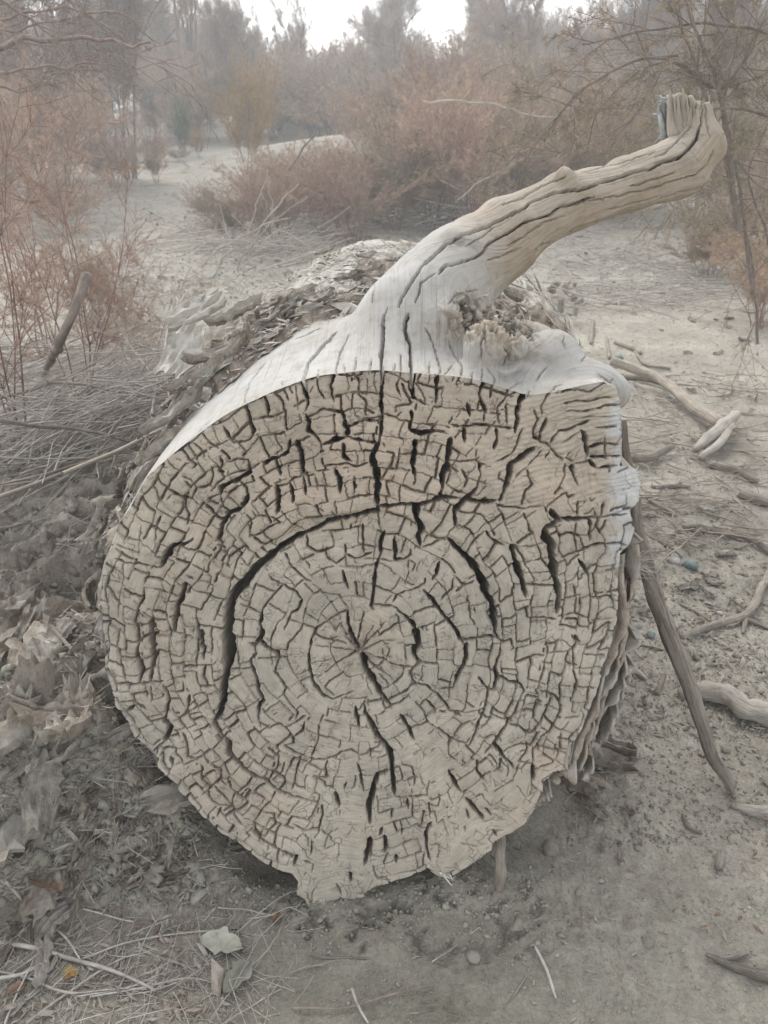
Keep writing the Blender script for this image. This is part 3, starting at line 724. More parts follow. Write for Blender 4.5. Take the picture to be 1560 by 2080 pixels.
    sh2 = blur(np.minimum(D, .010), 6)
    hsh = ((np.arange(len(valid)) * 7919) % 997) / 997. - .5
    hx = ((np.arange(len(valid)) * 104729) % 991) / 991. - .5
    hy = ((np.arange(len(valid)) * 15485863) % 983) / 983. - .5
    amt = np.clip(600. / np.maximum(valid, 60), .05, 1)      # small pieces sit more unevenly
    cc = np.clip(comp, 0, None)
    offp = np.where(comp >= 0, hsh[cc] * .0100 * amt[cc], 0)
    cf = comp.ravel(); okc = cf >= 0; nb_ = len(valid); wts = np.bincount(cf[okc], minlength=nb_) + 1e-9
    mA = np.bincount(cf[okc], AA.ravel()[okc], nb_) / wts; mB = np.bincount(cf[okc], BB.ravel()[okc], nb_) / wts
    tilt = np.where(comp >= 0, (hx[cc] * (AA - mA[cc]) + hy[cc] * (BB - mB[cc])) * .30 * amt[cc], 0)
    Z = -D - .50 * sh - .55 * sh2 + offp + tilt
    Z += .0035 * fbm2(AA * 14, BB * 14, 61, 3) + .0007 * fbm2(AA * 160, BB * 160, 63, 3)
    Z += .00045 * vn2(rr * .33, th * 6, 66) + .0003 * vn2(rr * .9, th * 12, 67)
    # ring steps: the middle has sunk below the overhanging upper ring
    inner = 1 - sm((rr - 268) / 12)
    upper = sm((1250 - PY) / 200)
    Z -= inner * upper * .010 * sm((rr - 120) / 120)
    Z -= .005 * swirl * (.5 + .5 * np.sin((PY + .25 * PX) * .55 + 4 * vn2(PX * .02, PY * .03, 4)) ) * .6
    # worn, crumbled rim
    edge = blur(1 - inside.astype(float), 4)
    Z -= .0012 * edge * (1 + .5 * vn2(AA * 60, BB * 60, 68))
    # fibrous patch near (900,1560)
    fib = np.exp(-((PX - 890) / 45) ** 2 - ((PY - 1545) / 40) ** 2)
    Z -= fib * .004 * np.abs(vn2((PX + PY) * .13, (PX - PY) * .02, 69))
    st = np.zeros(AA.shape)
    for (sx_, sy_, sr, sa) in [(420,1080,30,.8),(430,1150,34,.7),(345,1165,36,.6),(770,950,80,.7),(590,1000,80,.6),(700,960,90,.5),(455,1590,50,.8),(560,1650,50,.7),
         (1110,1545,34,1.),(1050,1640,55,.6),(745,1285,55,.65),(330,1290,60,.45),(620,860,120,.25),(820,850,140,.3),(400,1420,60,.35),(920,1650,90,.35),
         (960,880,150,.25),(1130,1010,90,.35),(560,1560,40,.3),(750,1690,40,.5),(340,1240,50,.5)]:
        st = np.maximum(st, sa * np.exp(-((PX - sx_) ** 2 + (PY - sy_) ** 2) / sr ** 2))
    pale = sm((PX - 1228 - 8 * vn2(AA * 30, BB * 30, 78)) / 34) * sm((1180 - PY) / 90) + .8 * np.exp(-((PX - 1270) / 30) ** 2 - ((PY - 975) / 34) ** 2) + .8 * sm((790 - 12 * np.abs(vn2(AA * 30, BB * 30, 79)) - PY) / 22 ) * sm((PX - 1090) / 40)
    pale = np.clip(pale + .9 * (pale > .03) * (fbm2(AA * 16, BB * 90, 79, 4, .6)), 0, 1) * (pale > .03)
    pale = np.clip(np.maximum(pale, .5 * blur(1 - inside.astype(float), 5) * 1.6 * sm((1700 - PY) / 300)), 0, 1)
    st = st * (1 + .5 * fbm2(AA * 30, BB * 30, 77, 3)) + .45 * sm((1250 - PY) / 300) + .12 * (hsh[cc] + .2)
    st = np.clip(st * 1.1, 0, 1)
    base = FB + AA[..., None] * np.array([1., 0, 0]) + BB[..., None] * FU + Z[..., None] * FN
    fcv = np.stack([rr * PXM, th * .25, np.zeros_like(rr)], -1)
    quad_ok = inside[:-1, :-1] & inside[1:, :-1] & inside[:-1, 1:] & inside[1:, 1:]
    idx = np.arange(nx * ny).reshape(ny, nx)
    qa = np.stack([idx[:-1, :-1], idx[:-1, 1:], idx[1:, 1:], idx[1:, :-1]], -1)
    qc = np.maximum(np.maximum(comp[:-1, :-1], comp[:-1, 1:]), np.maximum(comp[1:, 1:], comp[1:, :-1]))
    deep = D[:-1, :-1] > .012
    qc = np.where((qc >= 0) & ~deep, qc, -1)
    order = np.argsort(-valid)[:299]
    rank = np.full(len(valid) + 1, 100000); rank[order] = np.arange(len(order)); rank[-1] = 200000
    qr = np.where(qc >= 0, rank[np.clip(qc, 0, None)], 200000)
    Q = qa[quad_ok]; QR = qr[quad_ok]
    PALE = pale.ravel(); V = base.reshape(-1, 3); FCV = fcv.reshape(-1, 3); ST = st.ravel()
    o_ = np.argsort(QR, kind='stable'); Q = Q[o_]; QR = QR[o_]
    def emit(name, Qs, kind=None):
        uq, iv = np.unique(Qs, return_inverse=True)
        me = mesh_np(name, V[uq], iv.reshape(-1, 4), True, {'fc': FCV[uq], 'tint': ST[uq], 'pale': PALE[uq]})
        ob = obj(name, me, M_FACE, parent)
        if kind: ob['kind'] = kind
    cutp = np.searchsorted(QR, np.arange(0, 300))
    for k in range(len(order)):
        s, e = cutp[k], (cutp[k + 1] if k + 1 < 300 else np.searchsorted(QR, 100000))
        if e > s: emit('wood_block', Q[s:e])
    s, e = np.searchsorted(QR, 299), np.searchsorted(QR, 150000)
    if e > s: emit('small_wood_block', Q[s:e], 'stuff')
    emit('crack_floor', Q[e:], 'stuff')
    # outer skirt going back from the rim
    bq = {}
    e1 = np.concatenate([Q[:, [0, 1]], Q[:, [1, 2]], Q[:, [2, 3]], Q[:, [3, 0]]])
    key = np.sort(e1, 1); kk = key[:, 0].astype(np.int64) * (nx * ny) + key[:, 1]
    uk, ix, ct = np.unique(kk, return_index=True, return_counts=True)
    be = e1[ix[ct == 1]]
    uq, iv = np.unique(be, return_inverse=True); iv = iv.reshape(-1, 2); m = len(uq)
    P0 = V[uq]; ctr = FB + pa * np.array([1., 0, 0]) + pb * FU
    inw = ctr - P0; inw /= np.linalg.norm(inw, axis=1)[:, None]
    P1 = P0 + np.array([0, .012, 0]) + inw * .002; P2 = P0 + np.array([0, .06, 0]) + inw * .012
    VV = np.concatenate([P0, P1, P2]); F = np.concatenate([np.stack([iv[:, 1], iv[:, 0], iv[:, 0] + m, iv[:, 1] + m], 1), np.stack([iv[:, 1] + m, iv[:, 0] + m, iv[:, 0] + 2 * m, iv[:, 1] + 2 * m], 1)])
    f3 = np.tile(FCV[uq], (3, 1)); me = mesh_np('rim', VV, F, True, {'fc': f3, 'tint': np.tile(ST[uq], 3), 'pale': np.tile(PALE[uq], 3)})
    obj('rim', me, M_FACE, parent)

LOG = empty('fallen_log', (0, 0, 0))
tag(LOG, 'huge fallen log with a cracked sawn end and one bleached limb rising to the right', 'log')
build_face(LOG)
# ------------------------------------------------------------------ THE BLEACHED OUTSIDE WOOD AND THE LIMB (one smooth solid)
OW = np.stack([OUT[:, 0], OUT[:, 1] * C20], 1)                  # outline seen along the log: x, z
CX, CZ = .01, .44
_ot = np.arctan2(OW[:, 1] - CZ, OW[:, 0] - CX); _or = np.hypot(OW[:, 0] - CX, OW[:, 1] - CZ)
_s = np.argsort(_ot); _ot, _or = _ot[_s], _or[_s]
def Rlog(t):
    return np.interp(t, np.concatenate([_ot - 2 * math.pi, _ot, _ot + 2 * math.pi]), np.tile(_or, 3))
_tg = np.linspace(-math.pi, math.pi, 721)
_rs = Rlog(_tg)
_k = np.exp(-(np.arange(-40, 41) / 14.) ** 2); _k /= _k.sum()
_rsm = np.convolve(np.concatenate([_rs[-41:-1], _rs, _rs[1:41]]), _k, 'valid')
def Rsoft(t):
    return np.interp((t + math.pi) % (2 * math.pi) - math.pi, _tg, _rsm)

SP = [((852,655),1.42,128),((930,550),1.50,98),((1028,480),1.56,78),((1150,415),1.63,60),((1270,378),1.70,53),((1378,342),1.76,60),((1416,296),1.78,52),((1404,245),1.80,41),((1394,193),1.81,41)]
SPP, SPR = [], []
for (p, y, hw) in SP:
    w = P(p[0], p[1], y); dep = proj(*w)[2]
    SPP.append(w); SPR.append(hw * T / 1040 * dep)
SPP = np.array(SPP); SPR = np.array(SPR)

def smin(a, b, k):
    hh = np.clip(.5 + .5 * (b - a) / k, 0, 1)
    return b + (a - b) * hh - k * hh * (1 - hh)

BLOBS = [  # px, py, y, radius px, blend
    (1118,734,1.30,64,.028), (1165,775,1.265,42,.03), (1215,782,1.255,42,.03), (1252,800,1.245,28,.03), (1075,785,1.26,30,.03),
    (1146,356,1.60,15,.02), (915,488,1.46,20,.014), (950,497,1.45,17,.014), (1262,338,1.70,8,.03),
    (985,700,1.24,42,.04), (1045,705,1.26,26,.02), (900,655,1.34,30,.04)]
BLW = []
for (px, py, y, r, k) in BLOBS:
    w = P(px, py, y); BLW.append((w, r * T / 1040 * proj(*w)[2], k))
PITS = [(965,648,1.36,34,.03), (925,640,1.37,22,.02), (1010,660,1.34,20,.02), (1120,808,1.15,10,.01), (935,493,1.43,9,.008), (1140,365,1.56,5,.006)]
PTW = []
for (px, py, y, r, k) in PITS:
    w = P(px, py, y); PTW.append((w, r * T / 1040 * proj(*w)[2], k))

def sdf(x, y, z, detail=False):
    th = np.arctan2(z - CZ, x - CX); r = np.hypot(x - CX, z - CZ)
    fr = np.clip((y - YB - z * S20 / C20) / .10, 0, 1)          # depth behind the face
    R = Rlog(th) * (1 - fr) + Rsoft(th) * fr
    d = (r - R) * .95 + .02 * sm((y - 1.60) / .1)
    # shallow hollows on the shoulder
    d = d + .010 * vn(x * 8, y * 6, z * 8, 3) * fr
    lim = None
    for i in range(len(SPP) - 1):
        a, b = SPP[i], SPP[i + 1]; ab = b - a; L2 = ab.dot(ab)
        t = np.clip(((x - a[0]) * ab[0] + (y - a[1]) * ab[1] + (z - a[2]) * ab[2]) / L2, 0, 1)
        q = np.sqrt((x - a[0] - t * ab[0]) ** 2 + (y - a[1] - t * ab[1]) ** 2 + (z - a[2] - t * ab[2]) ** 2) - (SPR[i] + (SPR[i + 1] - SPR[i]) * t)
        lim = q if lim is None else smin(lim, q, .012)
    tip = (z - (SPP[-1][2] - .004)) + .0 * x
    lim = lim + .004
    lim = np.maximum(lim, tip + .014 * vn(x * 50, y * 50, z * 3, 8) + .010)
    lim = lim + .006 * vn(x * 9, y * 9, z * 14, 12) + .0035 * vn(x * 22, y * 22, z * 30, 13)
    d = smin(d, lim, .085)
    for w, r_, k in BLW:
        q = np.sqrt((x - w[0]) ** 2 + (y - w[1]) ** 2 + (z - w[2]) ** 2) - r_
        d = smin(d, q, k)
    for w, r_, k in PTW:
        q = np.sqrt((x - w[0]) ** 2 + (y - w[1]) ** 2 + (z - w[2]) ** 2) - r_
        d = -smin(-d, q, k)
    return d

# cracks and checks seen on the outside wood, photo pixels
WL = []
def WR(ox, oy, s, *rows):
    for r in rows: WL.append(([(ox + x / s, oy + y / s) for x, y in r[:-1]], r[-1]))
WR(780, 0, 2,
 [(222,1112),(250,1082),(330,1060),(400,1030),(420,990),(480,960),(530,930),(600,890),(680,870),(720,840),(800,820),(850,800),5],
 [(150,1090),(190,1050),(260,990),(340,950),(420,920),(480,890),(560,850),(620,810),(720,780),(800,770),(870,745),(950,720),(1000,700),(1080,685),(1130,660),(1200,640),(1240,600),(1270,560),(1280,510),6],
 [(600,1040),(640,1000),(720,960),(800,920),(880,900),(1000,870),(1080,840),4],[(830,820),(900,805),(980,790),(1080,770),(1160,740),(1260,710),(1310,670),(1340,610),4],
 [(1120,812),(1200,785),(1300,765),4],[(1100,640),(1150,620),(1200,560),(1240,520),(1250,480),(1270,420),4],[(1180,540),(1200,480),(1195,420),3],[(1320,560),(1310,480),(1300,420),3],
 [(480,830),(560,800),(640,760),(700,735),(745,715),4],[(330,1000),(400,960),(450,920),3],[(500,1000),(570,960),(650,900),(740,880),3],[(250,1000),(300,960),(380,930),3],[(800,700),(900,680),(1000,650),(1100,620),3],
 [(900,860),(1000,830),(1120,800),3],[(1000,760),(1100,730),(1180,700),3],[(420,1060),(500,1030),(560,1010),3],[(1285,520),(1290,440),(1290,400),4],[(1240,440),(1235,380),4],[(1210,520),(1225,430),3])
WR(780, 500, 2,
 [(120,680),(112,600),(115,520),(105,400),(85,340),(95,270),7],[(205,700),(215,620),(232,500),(200,400),(165,330),4],[(315,560),(315,490),(290,440),(265,390),3],[(390,640),(400,500),3],
 [(350,600),(365,510),3],[(440,600),(450,540),(420,500),3],[(395,470),(395,400),(410,330),3],[(65,560),(72,480),(65,440),3],[(35,540),(45,470),3],[(500,600),(520,570),(560,550),3],
 [(650,640),(690,570),(720,560),3],[(540,680),(560,640),(590,590),6],[(615,550),(660,490),3],[(130,230),(150,150),(210,110),4],[(60,250),(70,210),(110,150),(150,90),(200,40),5],[(260,240),(290,200),(380,180),3],
 [(480,480),(500,440),(480,400),4],[(160,560),(185,520),(190,470),3],[(0,290),(15,250),3],[(250,520),(280,480),3],[(870,520),(920,560),(900,600),3],[(700,590),(800,600),(900,590),(930,540),3],[(740,420),(730,390),(735,360),2],[(800,470),(830,440),2],
 [(345,390),(350,300),3],[(720,640),(830,640),(920,620),3],[(700,670),(900,650),3])
WR(0, 500, 2,
 [(1230,620),(1235,540),(1250,480),(1290,430),(1370,350),5],[(1365,580),(1365,500),(1380,430),(1420,360),4],[(1290,560),(1295,500),3],[(1545,600),(1550,500),(1555,400),(1560,280),7],
 [(1440,520),(1450,450),3],[(1500,520),(1510,450),3],[(1400,540),(1400,480),2],[(1150,570),(1145,550),2],[(990,640),(1010,560),(1080,470),3],[(880,590),(960,500),(1080,440),2],[(830,560),(840,530),3],[(760,640),(770,600),2],[(800,760),(860,700),2],[(1200,380),(1300,330),3],[(1510,230),(1520,150),3])

def build_shell(parent):
    v = .0078
    lo = np.array([-.60, .86, .25]); hi = np.array([1.06, 1.96, 1.30])
    n = ((hi - lo) / v).astype(int)
    xs, ys, zs = [lo[i] + np.arange(n[i]) * v for i in range(3)]
    D = np.empty(tuple(n), np.float32)
    for i in range(0, n[0], 24):
        X, Y, Z = np.meshgrid(xs[i:i + 24], ys, zs, indexing='ij')
        D[i:i + 24] = sdf(X, Y, Z)
    S = D < 0
    # surface nets
    c = sum(S[a:n[0] - 1 + a, b:n[1] - 1 + b, d:n[2] - 1 + d].astype(np.int8) for a in (0, 1) for b in (0, 1) for d in (0, 1))
    act = (c > 0) & (c < 8)
    # drop what lies far in front of the cut or far behind
    I, J, Kk = np.nonzero(act)
    vid = np.full(act.shape, -1, np.int64); vid[I, J, Kk] = np.arange(len(I))
    acc = np.zeros((len(I), 3)); cnt = np.zeros(len(I))
    corners = [(a, b, d) for a in (0, 1) for b in (0, 1) for d in (0, 1)]
    for p in corners:
        for ax in range(3):
            if p[ax] == 1: continue
            q = list(p); q[ax] = 1
            d0 = D[I + p[0], J + p[1], Kk + p[2]]; d1 = D[I + q[0], J + q[1], Kk + q[2]]
            m = (d0 < 0) != (d1 < 0)
            t = np.where(m, d0 / np.where(m, d0 - d1, 1), 0)
            pt = np.tile(np.array(p, float), (len(I), 1)); pt[:, ax] = t
            acc[m] += pt[m]; cnt[m] += 1
    pos = acc / cnt[:, None]
    V = np.stack([lo[0] + (I + pos[:, 0]) * v, lo[1] + (J + pos[:, 1]) * v, lo[2] + (Kk + pos[:, 2]) * v], 1)
    F = []
    for ax in range(3):
        o1, o2 = [(1, 2), (2, 0), (0, 1)][ax]
        sl0 = [slice(None)] * 3; sl1 = [slice(None)] * 3
        sl0[ax] = slice(0, n[ax] - 1); sl1[ax] = slice(1, n[ax])
        s0, s1 = S[tuple(sl0)], S[tuple(sl1)]
        e = np.stack(np.nonzero(s0 != s1), 1)
        ok = (e[:, o1] > 0) & (e[:, o2] > 0) & (e[:, o1] < n[o1] - 1) & (e[:, o2] < n[o2] - 1)
        e = e[ok]; flip = s0[e[:, 0], e[:, 1], e[:, 2]]
        def nb(d1, d2):
            q = e.copy(); q[:, o1] -= d1; q[:, o2] -= d2
            return vid[q[:, 0], q[:, 1], q[:, 2]]
        f = np.stack([nb(1, 1), nb(0, 1), nb(0, 0), nb(1, 0)], 1)
        f[~flip] = f[~flip][:, ::-1]
        F.append(f)
    F = np.concatenate(F); F = F[(F >= 0).all(1)]
    # keep only what is needed: behind (just in front of) the cut plane
    pd = (V - FB).dot(FN)
    lim_y = V[:, 1] < 1.72
    onlimb = np.zeros(len(V), bool)
    for i in range(len(SPP)):
        onlimb |= np.linalg.norm(V - SPP[i], axis=1) < SPR[i] * 2.2
    keepv = (pd < .02) & (lim_y | onlimb)
    F = F[keepv[F].all(1)]
    uq, iv = np.unique(F, return_inverse=True); V = V[uq]; F = iv.reshape(-1, 4)
    print('shell coarse', len(F))
    me = mesh_np('weathered_wood', V, F)
    import bmesh
    bm = bmesh.new(); bm.from_mesh(me)
    bmesh.ops.bisect_plane(bm, geom=bm.verts[:] + bm.edges[:] + bm.faces[:], plane_co=FB - FN * .0006, plane_no=FN, clear_outer=True)
    # remove loose islands (stray fragments)
    bm.to_mesh(me); bm.free()
    tmp = bpy.data.objects.new('tmp', me); COL.objects.link(tmp)
    md = tmp.modifiers.new('s', 'SUBSURF'); md.levels = 2; md.render_levels = 2; md.subdivision_type = 'CATMULL_CLARK'; md.boundary_smooth = 'PRESERVE_CORNERS'
    dg = bpy.context.evaluated_depsgraph_get(); ev = tmp.evaluated_get(dg)
    m2 = bpy.data.meshes.new_from_object(ev)
    bpy.data.objects.remove(tmp)
    N = len(m2.vertices); V = np.empty(N * 3, np.float32); m2.vertices.foreach_get('co', V); V = V.reshape(-1, 3).astype(float)
    print('shell fine polys', len(m2.polygons))
    # project back onto the solid
    def grad(V, e=.003):
        g = np.stack([sdf(V[:, 0] + e, V[:, 1], V[:, 2]) - sdf(V[:, 0] - e, V[:, 1], V[:, 2]),
                      sdf(V[:, 0], V[:, 1] + e, V[:, 2]) - sdf(V[:, 0], V[:, 1] - e, V[:, 2]),
                      sdf(V[:, 0], V[:, 1], V[:, 2] + e) - sdf(V[:, 0], V[:, 1], V[:, 2] - e)], 1)
        return g / np.maximum(np.linalg.norm(g, axis=1), 1e-9)[:, None]
    g = grad(V)
    pd0 = (V - FB).dot(FN)
    edge = pd0 > -.0022
    d = sdf(V[:, 0], V[:, 1], V[:, 2])
    gm = g.copy(); gp = g - FN * g.dot(FN)[:, None]; gp /= np.maximum(np.linalg.norm(gp, axis=1), 1e-6)[:, None]
    gm[edge] = gp[edge]
    V -= gm * np.clip(d, -.006, .006)[:, None]
    x, y, z = V.T
    # grain coordinates
    best = np.full(N, 1e9); s_ = np.zeros(N); phi = np.zeros(N); cumL = 0
    fr_prev = None
    for i in range(len(SPP) - 1):
        a, b = SPP[i], SPP[i + 1]; ab = b - a; L = np.linalg.norm(ab); t_ = ab / L
        e1 = np.array([0, -1., 0]) - t_ * (-t_[1]); e1 /= np.linalg.norm(e1); e2 = np.cross(t_, e1)
        rel = V - a; tt = rel.dot(ab) / L ** 2; tc = np.clip(tt, -.6 if i == 0 else 0, 1)
        ax = rel - tc[:, None] * ab
        dd = np.linalg.norm(ax, axis=1)
        m = dd < best
        best[m] = dd[m]; s_[m] = (cumL + tc * L)[m]; phi[m] = np.arctan2(ax.dot(e2), ax.dot(e1))[m]
        cumL += L
    if np.cross(SPP[1] - SPP[0], np.array([0, -1., 0]))[2] > 0: phi = -phi
    wl = sm((s_ - .02) / .20) * sm(1 - (best - .10) / .16)
    gl = phi
    gb = (x - .03) / .13
    grain = gb * (1 - wl) + gl * wl
    hh = y * (1 - wl) + (s_ + 1.25) * wl
    # swirl round the knot on the right shoulder
    PX, PY, dep = proj(x, y, z)
    sw = np.exp(-((PX - 1190) / 85) ** 2 - ((PY - 800) / 60) ** 2)
    grain = grain * (1 - sw) + sw * (z / .05)
    # ridges following the grain
    facing = g[:, 1] < .25
    amp = .0016 * (1 - .3 * wl)
    infr = sm(-pd0 / .03)
    rid = fbm2(grain * 4, hh * 3, 201, 3) * .0022 * (.35 + .65 * wl) + fbm2(grain * 15, hh * 5, 205, 3) * .0012 * (.1 + .9 * wl)
    rid = rid * infr
    # knotty rotten hollow under the limb
    pit = np.exp(-((PX - 965) / 75) ** 2 - ((PY - 650) / 42) ** 2) + .8 * np.exp(-((PX - 1035) / 45) ** 2 - ((PY - 690) / 40) ** 2)
    pit = np.clip(pit, 0, 1)
    rid -= pit * (.034 * np.abs(fbm3(x * 52, y * 40, z * 20, 211, 4, .6)) - .007 + .010 * (np.abs(vn(x * 90, y * 30, z * 16, 215)) < .12))
    # hollow shadow under the dome
    # cracks traced from the picture
    dirv = -g
    crack = np.zeros(N); mv = np.zeros((N, 3))
    vis = g.dot(np.array([0, -.75, .45])) > -.1
    for pts, w in WL:
        pts = np.array(pts)
        x0, y0 = pts.min(0) - 12; x1, y1 = pts.max(0) + 12
        cand = np.nonzero(vis & (PX > x0) & (PX < x1) & (PY > y0) & (PY < y1))[0]
        if not len(cand): continue
        cx = PX[cand] + 1.8 * vn2(PX[cand] * .05, PY[cand] * .05, 301) + 1.2 * vn2(PX[cand] * .17, PY[cand] * .17, 302)
        cy = PY[cand] + 1.8 * vn2(PX[cand] * .05, PY[cand] * .05, 303) + 1.2 * vn2(PX[cand] * .17, PY[cand] * .17, 304)
        bd = np.full(len(cand), 1e9); off = np.zeros((len(cand), 2)); al = np.zeros(len(cand)); tot = 0
        Ls = np.hypot(*np.diff(pts, axis=0).T); TL = Ls.sum()
        for i in range(len(pts) - 1):
            a, b = pts[i], pts[i + 1]; ab = b - a
            t = np.clip(((cx - a[0]) * ab[0] + (cy - a[1]) * ab[1]) / max(ab.dot(ab), 1e-6), 0, 1)
            qx = a[0] + t * ab[0]; qy = a[1] + t * ab[1]
            dd = np.hypot(cx - qx, cy - qy); m = dd < bd
            bd[m] = dd[m]; off[m, 0] = (qx - cx)[m]; off[m, 1] = (qy - cy)[m]; al[m] = (tot + t * Ls[i])[m]; tot += Ls[i]
        e = np.minimum(al, TL - al) / 14.
        ww = (w * .9 if w > 4 else w * .62) * np.clip(e + .35, .35, 1)
        half = ww * .5 + .75
        k = np.clip((half - bd) / 1.1, 0, 1)
        dpt = (.0028 + .0036 * ww) * k
        sel = dpt > crack[cand]
        ci = cand[sel]; crack[ci] = dpt[sel]
        # draw the groove's sides in towards its centre line so it stays crisp
        near = sel & (bd < 2.4)
        ci = cand[near]; sc_ = dep[ci] * T / 1040
        mv[ci] = (off[near, 0] * sc_)[:, None] * np.array([1., 0, 0]) - (off[near, 1] * sc_)[:, None] * UPV
    inpl = np.abs(pd0) < .0022
    mv[inpl] = 0
    V = V + mv * .75 + g * (rid - crack)[:, None]
    # nothing may come in front of the sawn plane
    pd1 = (V - FB).dot(FN); over = pd1 > -.0005
    V[over] -= FN * (pd1[over] + .0005)[:, None]
    m2.vertices.foreach_set('co', np.ascontiguousarray(V, np.float32).ravel())
    ble = (1 - sm((s_ - .02) / .22) * wl) * (.78 + .22 * sm((y - 1.15) / .1))
    right = sm((PX - 1150) / 100) * sm((PY - 780) / 40)
    ble = np.clip(ble * (1 - .45 * right) * (1 - .85 * pit) + .12 * fbm3(x * 12, y * 12, z * 12, 221, 3) + .25 * wl * sm((g[:, 2] - .1) / .7), 0, 1)
    at = m2.attributes.new('bleach', 'FLOAT', 'POINT'); at.data.foreach_set('value', ble.astype(np.float32))
    at = m2.attributes.new('grain', 'FLOAT_VECTOR', 'POINT'); at.data.foreach_set('vector', np.stack([grain, hh * 2.5, s_ * 0], 1).astype(np.float32).ravel())
    m2.polygons.foreach_set('use_smooth', np.ones(len(m2.polygons), bool))
    m2.update()
    # split into the log's outer wood and the limb so that each is a part of its own
    nF = len(m2.polygons)
    ls = np.empty(nF, np.int32); m2.polygons.foreach_get('loop_start', ls)
    lv = np.empty(len(m2.loops), np.int32); m2.loops.foreach_get('vertex_index', lv)
    Q = lv[ls[:, None] + np.arange(4)]
    cen = (s_[Q].mean(1) > .085) & (best[Q].mean(1) < .17) & (wl[Q].mean(1) > .2)
    ga = np.stack([grain, hh * 2.5, s_ * 0], 1)
    # shared normals across the seam come from keeping a small overlap inside
    for nm, msk in (('outer_wood', ~cen), ('limb', cen)):
        uq, iv = np.unique(Q[msk], return_inverse=True)
        me = mesh_np(nm, V[uq], iv.reshape(-1, 4), True, {'bleach': ble[uq], 'grain': ga[uq]})
        obj(nm, me, M_BLEACH, parent)
build_shell(LOG)
M_FLAKE2 = wood_mat('dull_bark', (.15, .12, .09), (.29, .24, .19), (20, 90, 90), dirt=SAND, bump=.003)
M_PALEBARK = wood_mat('pale_bark', (.33, .30, .25), (.48, .45, .40), (20, 90, 90))
# ------------------------------------------------------------------ BARK AND ROT ON THE LOG BEHIND THE CLEAN WOOD
def y_front(t):
    """where (behind the face plane, metres) the bark begins, by angle round the log (0 = right, pi/2 = top)"""
    d = np.degrees(t)
    xs = [-180, -150, -120, -90, -60, -40, -20, -5, 8, 25, 45, 60, 75, 90, 103, 115, 125, 135, 145, 155, 165, 172, 180]
    vs = [.02, .02, .03, .05, .04, .02, .012, .02, .06, .22, .36, .50, .50, .46, .36, .30, .26, .20, .15, .10, .06, .03, .02]
    return np.interp(d, xs, vs)

